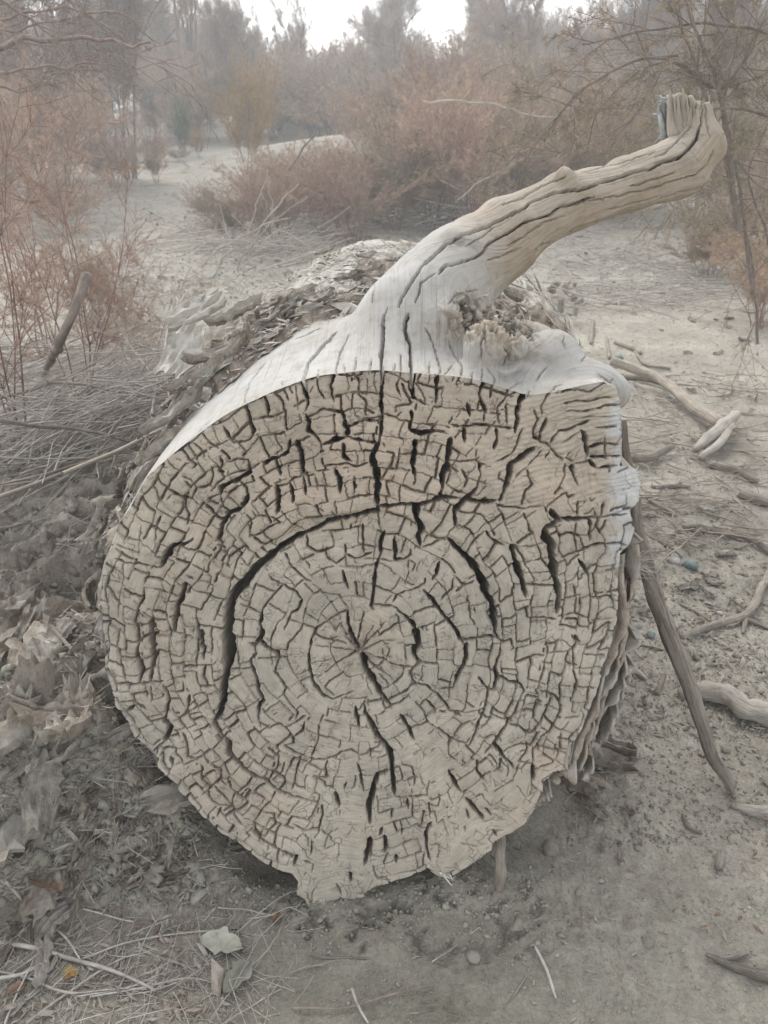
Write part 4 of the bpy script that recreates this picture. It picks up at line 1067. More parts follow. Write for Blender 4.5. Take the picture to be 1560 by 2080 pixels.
def build_crust(parent):
    nt, ny = 520, 230
    t = np.linspace(-math.pi * .98, math.pi * .98, nt)
    k = np.linspace(0, 1, ny) ** 1.5
    Tt, Kk = np.meshgrid(t, k)
    yf = y_front(Tt) + .035 * fbm2(Tt * 7, Tt * 0, 401, 4) + .012 * vn2(Tt * 60, Tt * 0, 405)
    fp = YB + (CZ + Rsoft(Tt) * np.sin(Tt)) * S20 / C20
    Y0 = fp + np.maximum(yf, .008)
    Y = Y0 + Kk * (2.75 - Y0)
    dist = Y - Y0
    ang = Tt + .04 * vn2(Tt * 5, Y * 5, 411)
    low = sm((-np.sin(Tt) + .1) / .6)
    thick = .004 + .030 * sm(dist / .05) - .014 * low * sm(dist / .05)
    n1 = fbm2(Tt * 5.5, Y * 6, 421, 4, .55); n2 = fbm2(Tt * 22, Y * 9, 431, 4, .6); n3 = np.abs(fbm2(Tt * 9 + n1, Y * 20, 441, 3))
    ledge = np.round((n2 + .5) * 4) / 4 - .5
    n4 = fbm2(Tt * 60, Y * 40, 451, 3, .6)
    flat_ = 1 - .65 * sm((np.sin(Tt) - .1) / .4) * sm((n1 + .25) / .25)
    R = Rsoft(Tt) * .992 + thick * .75 + sm(dist / .12) * flat_ * (.022 * n1 + .010 * ledge + .010 * n2 - .020 * np.clip(.22 - n3, 0, 1)) + sm(dist / .02) * .0028 * n4 
    R = R * (1 - .10 * sm((dist - .6) / 1.5))
    X = CX + R * np.cos(ang); Z = CZ + R * np.sin(ang) - .05 * sm((Y - 1.9) / .8)
    V = np.stack([X, Y, Z], -1).reshape(-1, 3)
    idx = np.arange(nt * ny).reshape(ny, nt)
    F = np.stack([idx[:-1, :-1], idx[:-1, 1:], idx[1:, 1:], idx[1:, :-1]], -1).reshape(-1, 4)
    sandy = sm((np.sin(Tt) - .1) / .4) * sm((n1 + .25) / .25) * sm((dist - .05) / .10)
    me = mesh_np('bark_crust', V, F, True, {'sandy': sandy.ravel()})
    q = NT('crumbling_bark')
    p = q.pos()
    st = q.noise(q.scale(p, (30, 9, 30)), 1, 5, .65, .6); fi = q.noise(q.scale(p, (130, 40, 130)), 1, 4, .7, .4)
    c = q.ramp(st, [(.30, (.115, .088, .068)), (.5, (.215, .175, .135)), (.68, (.34, .295, .24))])
    c = q.mix(1., c, q.ramp(fi, [(.3, .72), (.66, 1.15)]), 'MULTIPLY')
    c = q.mix(q.attr('sandy'), c, q.ramp(fi, [(.3, (.33, .305, .26)), (.7, (.44, .415, .365))]))
    q.color(c)
    b = q.bump(st, .012, .8); q.bump(fi, .004, .9, b)
    obj('bark_crust', me, q.m, parent)
    rg_ = np.random.default_rng(404); n_ = 9000
    ii = rg_.integers(0, nt, n_); jj = np.minimum((rg_.random(n_) * ny * .93).astype(int), ny - 1)
    okk = np.sin(t[ii]) > .1; ii, jj = ii[okk], jj[okk]; c0 = V.reshape(ny, nt, 3)[jj, ii]; n_ = len(ii)
    tan = np.stack([-np.sin(t[ii]), np.zeros(n_), np.cos(t[ii])], 1); nor = np.stack([np.cos(t[ii]), np.zeros(n_), np.sin(t[ii])], 1); bi = np.array([0, 1., 0])
    a = rg_.normal(.5, .8, n_)[:, None]; U = tan * np.cos(a) + bi * np.sin(a) + nor * rg_.normal(.1, .25, (n_, 1)); Wd = -tan * np.sin(a) + bi * np.cos(a) + nor * rg_.normal(0, .4, (n_, 1))
    l = (rg_.uniform(.008, .028, n_) * (1 + rg_.exponential(.4, n_)))[:, None] / 2; w = l * rg_.uniform(.08, .35, n_)[:, None]; c0 = c0 + nor * .002 + nor * np.abs((U * nor).sum(1))[:, None] * l
    qv = np.stack([c0 - U * l - Wd * w * .6, c0 + U * l * .3 - Wd * w, c0 + U * l, c0 - U * l * .2 + Wd * w, c0 + nor * w * .8], 1).reshape(-1, 3); b_ = np.arange(n_) * 5
    Fl = np.concatenate([np.stack([b_ + i, b_ + (i + 1) % 4, b_ + 4], 1) for i in range(4)]); half_ = len(Fl) // 2
    pick = (np.arange(n_) % 2).astype(bool); sel = np.tile(pick, 4)
    for nm_, s_, m_ in (('bark_litter', sel, M_FLAKE), ('pale_litter', ~sel, M_PALEBARK)):
        uq, iv = np.unique(Fl[s_], return_inverse=True); ob = obj(nm_, mesh_np(nm_, qv[uq], iv.reshape(-1, 3), False), m_, parent); ob['kind'] = 'stuff'

build_crust(LOG)

# ---- generic builders ---------------------------------------------------------------
def tube(pts, rad, sides=8, seed=0, rough=.08, groove=0., taper_end=True):
    """bent stick; returns V,F"""
    pts = np.array(pts, float); n = len(pts)
    rad = np.broadcast_to(np.asarray(rad, float), (n,))
    tg = np.gradient(pts, axis=0); tg /= np.maximum(np.linalg.norm(tg, axis=1), 1e-9)[:, None]
    ref = np.array([0, 0, 1.]) if abs(tg[0][2]) < .9 else np.array([1., 0, 0])
    e1 = np.cross(tg, ref); e1 /= np.maximum(np.linalg.norm(e1, axis=1), 1e-9)[:, None]
    e2 = np.cross(tg, e1)
    a = np.linspace(0, 2 * math.pi, sides, endpoint=False)
    A, I = np.meshgrid(a, np.arange(n))
    f = 1 + rough * vn(np.cos(A) * 1.3 + seed * 3.1, np.sin(A) * 1.3, I * .35, seed) + rough * .6 * vn(np.cos(A) * 3, np.sin(A) * 3 + seed, I * .15, seed + 1)
    if groove: f = f - groove * (np.abs(vn(np.cos(A) * 2.6, np.sin(A) * 2.6, I * .05 + seed, seed + 2)) < .12)
    r = rad[:, None] * f
    V = pts[:, None, :] + r[..., None] * (np.cos(A)[..., None] * e1[:, None, :] + np.sin(A)[..., None] * e2[:, None, :])
    V = V.reshape(-1, 3)
    idx = np.arange(n * sides).reshape(n, sides); nx_ = np.roll(idx, -1, 1)
    F = np.stack([idx[:-1], nx_[:-1], nx_[1:], idx[1:]], -1).reshape(-1, 4)
    # end caps: cone-like fans as quads with a doubled centre vertex
    c0, c1 = len(V), len(V) + 1
    V = np.concatenate([V, [pts[0] - tg[0] * rad[0] * .3], [pts[-1] + tg[-1] * rad[-1] * .5]])
    caps = [[c0, idx[0, (j + 1) % sides], idx[0, j]] for j in range(sides)] + [[c1, idx[-1, j], idx[-1, (j + 1) % sides]] for j in range(sides)]
    T3 = np.concatenate([F[:, [0, 1, 2]], F[:, [0, 2, 3]], np.array(caps)])
    global GR
    sl = np.concatenate([[0], np.cumsum(np.linalg.norm(np.diff(pts, axis=0), axis=1))])
    g0 = np.stack([np.cos(A) + seed, np.sin(A), np.broadcast_to(sl[:, None] * 9, A.shape)], -1).reshape(-1, 3)
    GR = np.concatenate([g0, g0[:1], g0[-1:]])
    return V, T3

def smooth_path(ctrl, n, seed=0, wob=0.):
    c = np.array(ctrl, float)
    if len(c) == 2: c = np.array([c[0], (c[0] + c[1]) / 2, c[1]])
    s = np.concatenate([[0], np.cumsum(np.linalg.norm(np.diff(c, axis=0), axis=1))]); u = np.linspace(0, s[-1], n)
    cc = np.concatenate([[2 * c[0] - c[1]], c, [2 * c[-1] - c[-2]]])
    out = []
    for ui in u:
        i = min(max(np.searchsorted(s, ui) - 1, 0), len(c) - 2); t = (ui - s[i]) / max(s[i + 1] - s[i], 1e-9)
        p0, p1, p2, p3 = cc[i:i + 4]
        out.append(.5 * ((2 * p1) + (-p0 + p2) * t + (2 * p0 - 5 * p1 + 4 * p2 - p3) * t * t + (-p0 + 3 * p1 - 3 * p2 + p3) * t ** 3))
    out = np.array(out)
    if wob:
        k = u * 14
        for a in range(3): out[:, a] += wob * vn2(k, k * 0 + seed * 1.7 + a * 5, seed)
    return out

class Pile:
    def __init__(s): s.V = []; s.F = []; s.n = 0
    def add(s, V, F): s.V.append(V); s.F.append(np.asarray(F) + s.n); s.n += len(V)
    def mesh(s, name, smooth=True): return mesh_np(name, np.concatenate(s.V), np.concatenate(s.F), smooth)

def local(V):
    """move geometry to its own origin; returns origin"""
    lo, hi = V.min(0), V.max(0); o = np.array([(lo[0] + hi[0]) / 2, (lo[1] + hi[1]) / 2, lo[2]])
    return V - o, o

def plate(L, W, th, seed, curl=.3, nx=12, ny=9):
    """a torn, curled flake of bark: length along X"""
    r = np.random.default_rng(seed)
    u = np.linspace(-1, 1, nx); v = np.linspace(-1, 1, ny); U, Vv = np.meshgrid(u, v)
    ends = np.where(U > 0, 1 + .26 * r.uniform(-1, .6, ny)[:, None], 1 + .26 * r.uniform(-1, .6, ny)[:, None])
    side = 1 + .20 * r.uniform(-1, 1, nx)[None] * np.ones(ny)[:, None]
    point = 1 - .22 * np.abs(U) ** 2.2 * r.uniform(.2, 1)
    X = U * L / 2 * ends; Y = Vv * W / 2 * side * point + W * .10 * r.normal() * U ** 2
    Z = curl * W * (Vv ** 2) * r.choice([-1, 1]) * .6 + .12 * L * r.normal() * U ** 2 + th * .9 * fbm2(U * 3 + seed, Vv * 5, seed, 3) + th * .9 * r.uniform(-1, 1, ny)[:, None] + th * .35 * r.uniform(-1, 1, (ny, nx))
    top = np.stack([X, Y, Z + th / 2], -1).reshape(-1, 3)
    bot = np.stack([X * .96, Y * .93, Z - th / 2], -1).reshape(-1, 3)
    idx = np.arange(nx * ny).reshape(ny, nx); m = nx * ny
    q = np.stack([idx[:-1, :-1], idx[:-1, 1:], idx[1:, 1:], idx[1:, :-1]], -1).reshape(-1, 4)
    ring = list(idx[0]) + list(idx[1:, -1]) + list(idx[-1, ::-1][1:]) + list(idx[::-1, 0][1:-1])
    sides = [[ring[i], ring[i] + m, ring[(i + 1) % len(ring)] + m, ring[(i + 1) % len(ring)]] for i in range(len(ring))]
    Fq = np.concatenate([q, q[:, ::-1] + m, np.array(sides)])
    Vt = np.concatenate([top, bot]); Vt[:, 2] -= Vt[:, 2].min() * .5
    return Vt, Fq

def rot(rx, ry, rz):
    cx_, sx_ = math.cos(rx), math.sin(rx); cy_, sy_ = math.cos(ry), math.sin(ry); cz_, sz_ = math.cos(rz), math.sin(rz)
    return np.array([[cz_, -sz_, 0], [sz_, cz_, 0], [0, 0, 1]]) @ np.array([[cy_, 0, sy_], [0, 1, 0], [-sy_, 0, cy_]]) @ np.array([[1, 0, 0], [0, cx_, -sx_], [0, sx_, cx_]])

# ---- layered bark sheets hanging on the right side of the log, each a part
def sheet(parent, px_pts, yoff, width, out, seed, mat=M_BARK):
    """strip that follows the outline (photo pixels on the face plane) and runs back along the log"""
    ab = [fab(*p) for p in px_pts]
    c = smooth_path([(a, 0, b) for a, b in ab], 46)
    a, b = c[:, 0], c[:, 2]
    n = len(a); m = 9
    ca, cb = .0, .47
    nrm = np.stack([a - ca, b - cb], 1); nrm /= np.linalg.norm(nrm, axis=1)[:, None]
    V = []
    s = np.linspace(0, 1, n)
    for j in range(m):
        w = j / (m - 1)
        o = out + .010 * vn2(s * 9 + seed, np.full(n, w * 3), seed) + .014 * w * math.sin(seed) + .0035 * fbm2(s * 21, np.full(n, w * 2.), seed + 4, 3)
        ragF = .030 * fbm2(s * 9, s * 0, seed + 1, 4, .65) * (1 - w)
        e = np.sin(np.pi * s) ** .35
        aa = a + nrm[:, 0] * o; bb = b + nrm[:, 1] * o
        yy = yoff + ragF + w * width * e * (1 + .3 * vn2(s * 11, s * 0 + 3, seed))
        V.append(np.stack([aa, YB + bb * S20 + yy, bb * C20], 1))
    V = np.array(V)                       # m,n,3
    th = .0045
    nn = np.stack([nrm[:, 0], np.zeros(n), nrm[:, 1]], 1)
    V2 = V - nn[None] * th
    A_ = V.reshape(-1, 3); B_ = V2.reshape(-1, 3)
    idx = np.arange(m * n).reshape(m, n); q = np.stack([idx[:-1, :-1], idx[:-1, 1:], idx[1:, 1:], idx[1:, :-1]], -1).reshape(-1, 4)
    ring = list(idx[0]) + list(idx[1:, -1]) + list(idx[-1, ::-1][1:]) + list(idx[::-1, 0][1:-1])
    sides = [[ring[i], ring[i] + m * n, ring[(i + 1) % len(ring)] + m * n, ring[(i + 1) % len(ring)]] for i in range(len(ring))]
    F = np.concatenate([q, q[:, ::-1] + m * n, np.array(sides)])
    obj('bark_sheet', mesh_np('bark_sheet', np.concatenate([A_, B_]), F), mat, parent)
RIGHT = [(1262,1130),(1257,1200),(1256,1265),(1247,1320),(1232,1375),(1212,1430),(1190,1485),(1168,1535),(1150,1580)]
sheet(LOG, RIGHT, .004, .09, .008, 11)
sheet(LOG, RIGHT[1:], .012, .10, .020, 12, M_BARK)
sheet(LOG, RIGHT[:-1], .022, .12, .032, 13)
sheet(LOG, RIGHT[3:], .030, .12, .044, 14, M_FLAKE)
sheet(LOG, RIGHT[4:-1], .040, .13, .056, 15, M_FLAKE)
sheet(LOG, RIGHT[0:5], .050, .12, .028, 16, M_BROWN)
sheet(LOG, [(1160,1555),(1150,1580),(1130,1600),(1108,1625),(1095,1650)], .012, .06, .006, 17)
LEFT = [(262,1030),(285,985),(318,935),(370,880),(430,830),(500,775),(560,745)]
sheet(LOG, [(208,1300),(205,1240),(212,1160),(226,1105),(246,1060)], .020, .07, .004, 21)

# fibres and splinters on the log: short torn tufts
def tuft(parent, base, dirs, n, L, r0, seed, spread=.35, name='splinter'):
    rg = np.random.default_rng(seed); pl = Pile()
    for _ in range(n):
        d = np.array(dirs) + rg.normal(0, spread, 3); d /= np.linalg.norm(d)
        b = np.array(base) + rg.normal(0, r0 * 3, 3); l = L * rg.uniform(.4, 1.2)
        mid = b + d * l * .5 + rg.normal(0, l * .06, 3)
        V, F = tube(smooth_path([b - d * .01, mid, b + d * l], 5), np.array([1, .9, .7, .5, .2]) * r0 * rg.uniform(.6, 1.3), 4, int(rg.integers(99)), .2)
        pl.add(V, F)
    return pl
def put_pile(pl, name, mat, parent=None, kind=None):
    o = obj(name, pl.mesh(name), mat, parent)
    if kind: o['kind'] = kind
    return o
def on_face(px, py, back=.01):
    a, b = fab(px, py); return FB + a * np.array([1., 0, 0]) + b * FU - FN * back
put_pile(tuft(LOG, on_face(655, 1838, .004), (.05, -.15, -1), 22, .024, .0011, 3, .22), 'torn_fibre', M_FIBRE, LOG, 'stuff')
put_pile(tuft(LOG, on_face(905, 1782, .004), (.3, -.1, -.5), 7, .012, .0016, 4, .25), 'torn_fibre', M_FIBRE, LOG, 'stuff')
put_pile(tuft(LOG, on_face(1290, 970, .012), (1, .25, .0), 40, .020, .0016, 5, .3), 'torn_fibre', M_FIBRE, LOG, 'stuff')
put_pile(tuft(LOG, on_face(1292, 1010, .02), (1, .3, .0), 30, .016, .0016, 6, .3), 'torn_fibre', M_FIBRE, LOG, 'stuff')
put_pile(tuft(LOG, on_face(1290, 1150, .05), (1, .2, -.3), 60, .055, .0013, 7, .5), 'torn_fibre', M_TWIG, LOG, 'stuff')
put_pile(tuft(LOG, on_face(1285, 1190, .06), (.6, .2, -.5), 60, .05, .0012, 8, .6), 'torn_fibre', M_TWIG, LOG, 'stuff')
# the broken end of the limb: tall shards round a hollow
TIP = SPP[-1]
shard = [(1353,182,26,-.030,.022),(1380,178,22,-.045,.020),(1366,196,16,-.045,.02),(1397,205,16,-.045,.02),(1412,210,16,-.04,.018),(1425,222,14,-.035,.016),(1437,190,14,-.02,.012),(1442,205,12,-.005,.012),(1386,200,12,.030,.02),(1410,215,12,.03,.02)]
shard += [(1362,190,9,-.05,0),(1371,186,9,-.055,0),(1389,190,10,-.052,0),(1403,203,9,-.05,0),(1418,214,9,-.045,0),(1430,208,8,-.03,0),(1376,200,12,.0,0),(1395,212,14,.01,0),(1405,222,14,-.02,0),(1440,214,9,-.02,0)]
for i, (px, py, wpx, dy, dp) in enumerate(shard):
    t_ = P(px + 6, py, 1.81 + dy); b_ = P(px * .45 + 1412 * .55, 312, 1.80 + dy * .5)
    r0 = wpx * .5 * T / 1040 * proj(*t_)[2]
    V, F = tube(smooth_path([b_, (b_ + t_) / 2 + np.array([.004 * math.sin(i), 0, 0]), t_], 9), np.array([.5, .85, 1.1, 1.1, 1.0, .85, .62, .34, .02]) * r0, 12, 50 + i, .6, .3)
    c = V.mean(0); me = mesh_np('splinter', V, F)
    at = me.attributes.new('bleach', 'FLOAT', 'POINT'); at.data.foreach_set('value', np.full(len(V), .35, np.float32))
    at = me.attributes.new('grain', 'FLOAT_VECTOR', 'POINT'); at.data.foreach_set('vector', np.stack([(V[:, 0] - c[0]) * 18 + i, V[:, 2] * 2.5, V[:, 0] * 0], 1).astype(np.float32).ravel())
    obj('splinter', me, M_BLEACH, LOG)
# grey rotten wood standing inside the broken end
pl = Pile(); rg = np.random.default_rng(77)
for i in range(46):
    f = rg.uniform(0, 1); base = P(1376 - 14 * f + rg.normal(0, 7), 292 - 15 * rg.random(), 1.845 + rg.normal(0, .012)); top = P(1352 + 10 * math.sin(i) + rg.normal(0, 9), 290 - 105 * rg.random() ** .8, 1.845 + rg.normal(0, .012))
    mid = (base + top) / 2 + rg.normal(0, .006, 3)
    V, F = tube(smooth_path([base, mid, top, top + rg.normal(0, .008, 3)], 6), np.array([1, 1.2, 1.1, .9, .6, .3]) * .0045 * rg.uniform(.5, 1.5), 5, i, .5)
    pl.add(V, F)
M_ROT = wood_mat('blue_grey_rotten_wood', (.20, .21, .21), (.42, .43, .42), (90, 90, 20))
put_pile(pl, 'rotten_heartwood', M_ROT, LOG, 'stuff')
M_BURR = wood_mat('burr_wood', (.20, .165, .13), (.44, .40, .345), (60, 60, 60))
# rough knot lumps in the hollow under the limb
pl = Pile()
for i in range(110):
    px, py = 960 + rg.normal(0, 48), 645 + rg.normal(0, 20)
    if i > 75: px, py = 1045 + rg.normal(0, 22), 672 + rg.normal(0, 16)
    c = P(px, py, 1.335 + .03 * rg.random()); d = np.array([rg.normal(0, .6), -.3, rg.normal(.3, .6)]); d /= np.linalg.norm(d); l = rg.uniform(.008, .022)
    V, F = tube(smooth_path([c - d * l / 2, c + rg.normal(0, .003, 3), c + d * l / 2], 5), np.array([.5, 1, 1.15, .9, .35]) * rg.uniform(.002, .0052), 6, i, .6)
    pl.add(V, F)
put_pile(pl, 'knot_burr', M_BURR, LOG, 'stuff')
# bark flakes that still cling to the top and the left flank, each a part
rg = np.random.default_rng(15)
plates = [plate(1., rg.uniform(.25, .6), .06, s, rg.uniform(.03, .22)) for s in range(14)]
plate_me = {}
def plate_mesh(k, mat):
    if (k, mat.name) not in plate_me:
        me = mesh_np('bark_flake', plates[k][0], plates[k][1], True); me.polygons.foreach_set('use_smooth', np.arange(len(plates[k][1])) < 0); me.materials.append(mat); plate_me[(k, mat.name)] = me
    return plate_me[(k, mat.name)]
def flake(name, pos, size, rx, ry, rz, k, mat, parent=None, thick=1.):
    o = bpy.data.objects.new(name, plate_mesh(k % 14, mat)); COL.objects.link(o)
    o.location = pos; o.rotation_euler = (rx, ry, rz); o.scale = (size, size, size * thick)
    if parent: o.parent = parent
    return o
for i in range(95):
    t = math.radians(rg.uniform(58, 176)); yf = float(y_front(t)) + rg.exponential(.14)
    R = float(Rsoft(t)) + .028 + rg.uniform(-.004, .022)
    z = CZ + R * math.sin(t); y = YB + z * S20 / C20 + yf + .02
    if y > 2.6: continue
    rz = rg.normal(.0, .5) + math.pi / 2 * (t > 2.4)
    q_ = rot(rg.normal(0, .16), rg.normal(0, .12), rz)
    o = flake('bark_flake', (CX + R * math.cos(t), y, z), rg.uniform(.025, .075), 0, 0, 0, i, [M_BARK, M_FLAKE, M_BARK, M_FLAKE][i % 4], LOG)
    from mathutils import Matrix
    o.rotation_euler = (Matrix.Rotation(math.pi / 2 - t, 3, 'Y') @ Matrix(q_.tolist())).to_euler()
# long dark bark strips lying along the left edge of the clean wood
for i, (px, py, y, L, rz) in enumerate([(455,722,1.46,.17,.35),(560,700,1.55,.16,.2),(400,770,1.40,.15,.6),(640,690,1.60,.18,.15),(720,640,1.66,.15,.3),(350,850,1.30,.15,.8),(330,905,1.25,.13,.9),(520,690,1.58,.15,.25),(680,665,1.66,.16,.2),(480,640,1.75,.16,.4),(690,580,1.80,.15,.1),(600,640,1.78,.18,.2),(740,560,1.85,.13,.5),(300,960,1.2,.12,1.)]):
    w = P(px, py, y)
    o = flake('bark_strip', w, L, .5 * math.sin(i * 2), -.35, rz, i * 5 + 3, [M_BARK, M_FLAKE][i % 2], LOG, .9); o.scale = (L * .8, L * .42, L * .8)

# ------------------------------------------------------------------ STICKS AND BRANCHES ON THE GROUND (each one a thing)
def stick(name, label, cat, ctrl, rad, mat, seed=1, sides=10, n=None, group=None, wob=.004, rough=.14, groove=.2, children=()):
    n = n or max(8, int(np.sum(np.linalg.norm(np.diff(np.array(ctrl), axis=0), axis=1)) / .018))
    path = smooth_path(ctrl, n, seed, wob)
    rr = np.interp(np.linspace(0, 1, n), np.linspace(0, 1, len(np.atleast_1d(rad))) if np.ndim(rad) else [0], np.atleast_1d(rad))
    V, F = tube(path, rr, sides, seed, rough, groove)
    Vl, o_ = local(V)
    ob = obj(name, mesh_np(name, Vl, F, True, {'gr': GR}), mat); ob.location = o_; tag(ob, label, cat, group)
    for (nm, c2, r2, m2) in children:
        p2 = smooth_path(c2, 10, seed + 5, wob); V, F = tube(p2, np.interp(np.linspace(0, 1, 10), [0, 1], r2), 7, seed + 9, .15)
        obj(nm, mesh_np(nm, V - o_, F, True, {'gr': GR}), m2, ob)
    return ob
def gp(px, py, off): return gpos(px, py, off)
def gpx(pts, off): return [gp(x, y, off if np.isscalar(off) else off[i]) for i, (x, y) in enumerate(pts)]

S_ = stick
S_('leaning_stick', 'long straight bare stick leaning against the right edge of the cracked log end', 'stick',
   [P(1262,850,1.36), P(1285,980,1.34), P(1306,1120,1.31), P(1340,1230,1.27), P(1382,1350,1.22), P(1425,1480,1.15), gp(1478,1608,.012)], (.007,.009,.0135,.0180,.0175,.0150,.011), M_STICK, 3, 14, 60, groove=.28,
   children=[('twig_stub', [P(1352,1262,1.26), P(1368,1300,1.27), P(1395,1312,1.28)], (.004,.002), M_STICK), ('twig_stub', [P(1398,1478,1.16), P(1388,1482,1.15)], (.0035,.0015), M_TWIGDARK)])
S_('driftwood_branch', 'thick curved grey branch running from behind the log to a broken elbow on the right', 'branch',
   gpx([(1235,775),(1300,785),(1340,800),(1390,835),(1430,865),(1455,885)], (.10,.07,.06,.05,.05,.05)), (.022,.024,.026,.026,.028,.022), M_STICK, 5, 12, 44)
S_('broken_elbow', 'pale broken forked piece of branch at the end of the thick curved branch', 'branch',
   gpx([(1490,868),(1470,885),(1445,905),(1410,930)], (.06,.055,.045,.03)), (.022,.028,.026,.012), M_PALESTICK, 6, 12, 24,
   children=[('fork', gpx([(1478,880),(1460,915),(1418,945)], (.05,.04,.03)), (.020,.012), M_PALESTICK)])
S_('branch', 'grey branch lying from the log towards the pale forked piece', 'branch', gpx([(1285,945),(1320,940),(1365,925)], .03), (.016,.017,.011), M_STICK, 7, 10, 22)
S_('branch', 'pale thick smooth branch with a dark knot entering from the right edge', 'branch',
   gpx([(1378,1415),(1420,1418),(1470,1432),(1510,1462),(1580,1478)], (.012,.02,.028,.026,.026)), (.014,.022,.026,.026,.029), M_PALESTICK, 8, 14, 40, groove=.12)
S_('branch', 'slender curved branch with a forked upper end right of the leaning stick', 'branch',
   gpx([(1382,1308),(1420,1288),(1470,1270),(1510,1258),(1530,1235),(1552,1190),(1575,1150)], .015), (.008,.010,.0095,.010,.012,.012,.013), M_STICK, 9, 10, 50,
   children=[('side_twig', gpx([(1516,1256),(1508,1290)], .01), (.008,.004), M_STICK), ('side_twig', gpx([(1490,1230),(1540,1265)], .014), (.003,.0015), M_STICK), ('side_twig', gpx([(1512,1262),(1575,1282)], .01), (.006,.004), M_STICK)])
S_('branch', 'long thin arched branch crossing the sand near the right edge', 'branch', gpx([(1385,1080),(1420,1078),(1470,1088),(1520,1108),(1575,1140)], .014), (.007,.010,.010,.010,.011), M_STICK, 10, 10, 40)
S_('buried_branch', 'pale curved branch half buried at the right edge below the leaning stick', 'branch', gpx([(1484,1640),(1510,1650),(1540,1655),(1580,1650)], .006), (.004,.012,.014,.015), M_PALESTICK, 11, 10, 26)
S_('forked_stick', 'pale forked stick lying at the right edge in the foreground', 'stick', gpx([(1430,1945),(1480,1965),(1530,1985),(1580,1995)], .008), (.004,.007,.009,.010), M_STICK, 12, 8, 26,
   children=[('prong', gpx([(1440,1948),(1480,1950),(1512,1944)], .008), (.004,.0045), M_PALESTICK)])
S_('upright_root', 'short grey root standing upright in the soil under the log', 'root', [gp(1018,1800,-.02), gp(1016,1800,.05), on_face(1019,1700,.05)], (.014,.0095,.0090), M_STICK, 13, 10, 18)
S_('branch_stub', 'short round pale branch stub sticking out left of the log', 'branch', [P(190,1028,1.30), P(230,1018,1.32), P(275,1000,1.36)], (.0135,.0150,.0155), M_STICK, 14, 12, 14)
S_('root_bundle', 'ribbed broken bundle of roots poking out at the left rim of the log', 'root', [P(185,1215,1.12), P(205,1200,1.15), P(230,1185,1.2)], (.018,.02,.02), M_STICK, 15, 12, 10, groove=.5)
S_('stick', 'thin grey stick reaching left from the log rim over the rotten bark', 'stick', [gp(110,1322,.02), P(160,1328,1.16), P(215,1332,1.18)], (.003,.0042,.006), M_STICK, 16, 8, 16)
S_('dead_stump_shoot', 'dark broken upright shoot standing in the brushwood at the left', 'shoot', [gp(90,760,.0), P(120,700,1.9), P(148,630,1.92), P(178,557,1.95)], (.013,.012,.012,.013), M_TWIGDARK, 17, 9, 26)
for i, (lb, a, w, m) in enumerate([
    ('short pale peg of wood lying just right of the bark sheets', [(1272,1374),(1292,1372),(1313,1386)], .008, M_PALESTICK),
    ('short grey stick standing aslant in the sand below the slender branch', [(1335,1410),(1350,1372)], .006, M_STICK),
    ('thin straight stick lying left of the leaning stick', [(1283,1312),(1315,1318),(1350,1328)], .0045, M_STICK),
    ('short chipped stick above the slender curved branch', [(1372,1220),(1410,1240),(1450,1270)], .006, M_STICK),
    ('grey rod lying across the litter beside the forked elbow', [(1322,992),(1360,992),(1400,994)], .009, M_STICK),
    ('short hooked piece of root beside the litter', [(1450,1032),(1468,1030),(1474,1016)], .009, M_STICK),
    ('splintery stick resting against the bottom of the leaning stick', [(1318,1018),(1345,1035),(1372,1048)], .009, M_STICK),
    ('upright grey stub standing behind the top right corner of the log', [(1200,700),(1205,655)], .012, M_STICK),
    ('second upright stub nearer the corner of the log', [(1238,730),(1232,688)], .010, M_STICK),
    ('long grey branch half buried behind the corner of the log', [(1248,700),(1290,712),(1300,722)], .016, M_STICK),
    ('forked root piece arching over the sand behind the log corner', [(1290,715),(1310,745),(1360,752)], .009, M_STICK),
    ('straight grey branch above the thick curved branch', [(1268,768),(1320,775),(1375,790)], .018, M_STICK),
    ('thick broken branch half in the litter at the right edge', [(1500,1010),(1540,1022),(1580,1035)], .022, M_STICK),
    ('wavy stick lying in the litter left of the right edge', [(1330,1095),(1360,1115),(1385,1132)], .006, M_STICK),
    ('weathered stick lying in the shadow right of the forked elbow', [(1440,950),(1500,965),(1535,985)], .018, M_STICK),
    ('broken stick poking out of the sand in front of the buried branch', [(1460,1770),(1465,1735)], .008, M_PALESTICK),
    ('small curved stick lying in the right foreground sand', [(1385,1660),(1400,1685),(1425,1695)], .004, M_STICK),
    ('very thin straight twig lying in the sand below the log', [(1088,1920),(1112,1970),(1132,2030)], .0028, M_TWIG),
    ('pale straw stalk lying near the bottom edge', [(1025,2045),(1050,2015),(1070,1985)], .0016, M_PALESTICK),
    ('pale twig bridging the soil below the torn fibres of the log', [(545,1930),(585,1880),(628,1850)], .0022, M_PALESTICK),
    ('wavy pale root thread in the soil below the log', [(632,1940),(665,1950),(705,1951),(750,1955)], .0018, M_PALESTICK)]):
    S_('small_stick', lb, 'stick', gpx(a, w * .7), (w * .8, w, w * .7), m, 60 + i, 8, 14, wob=.003)
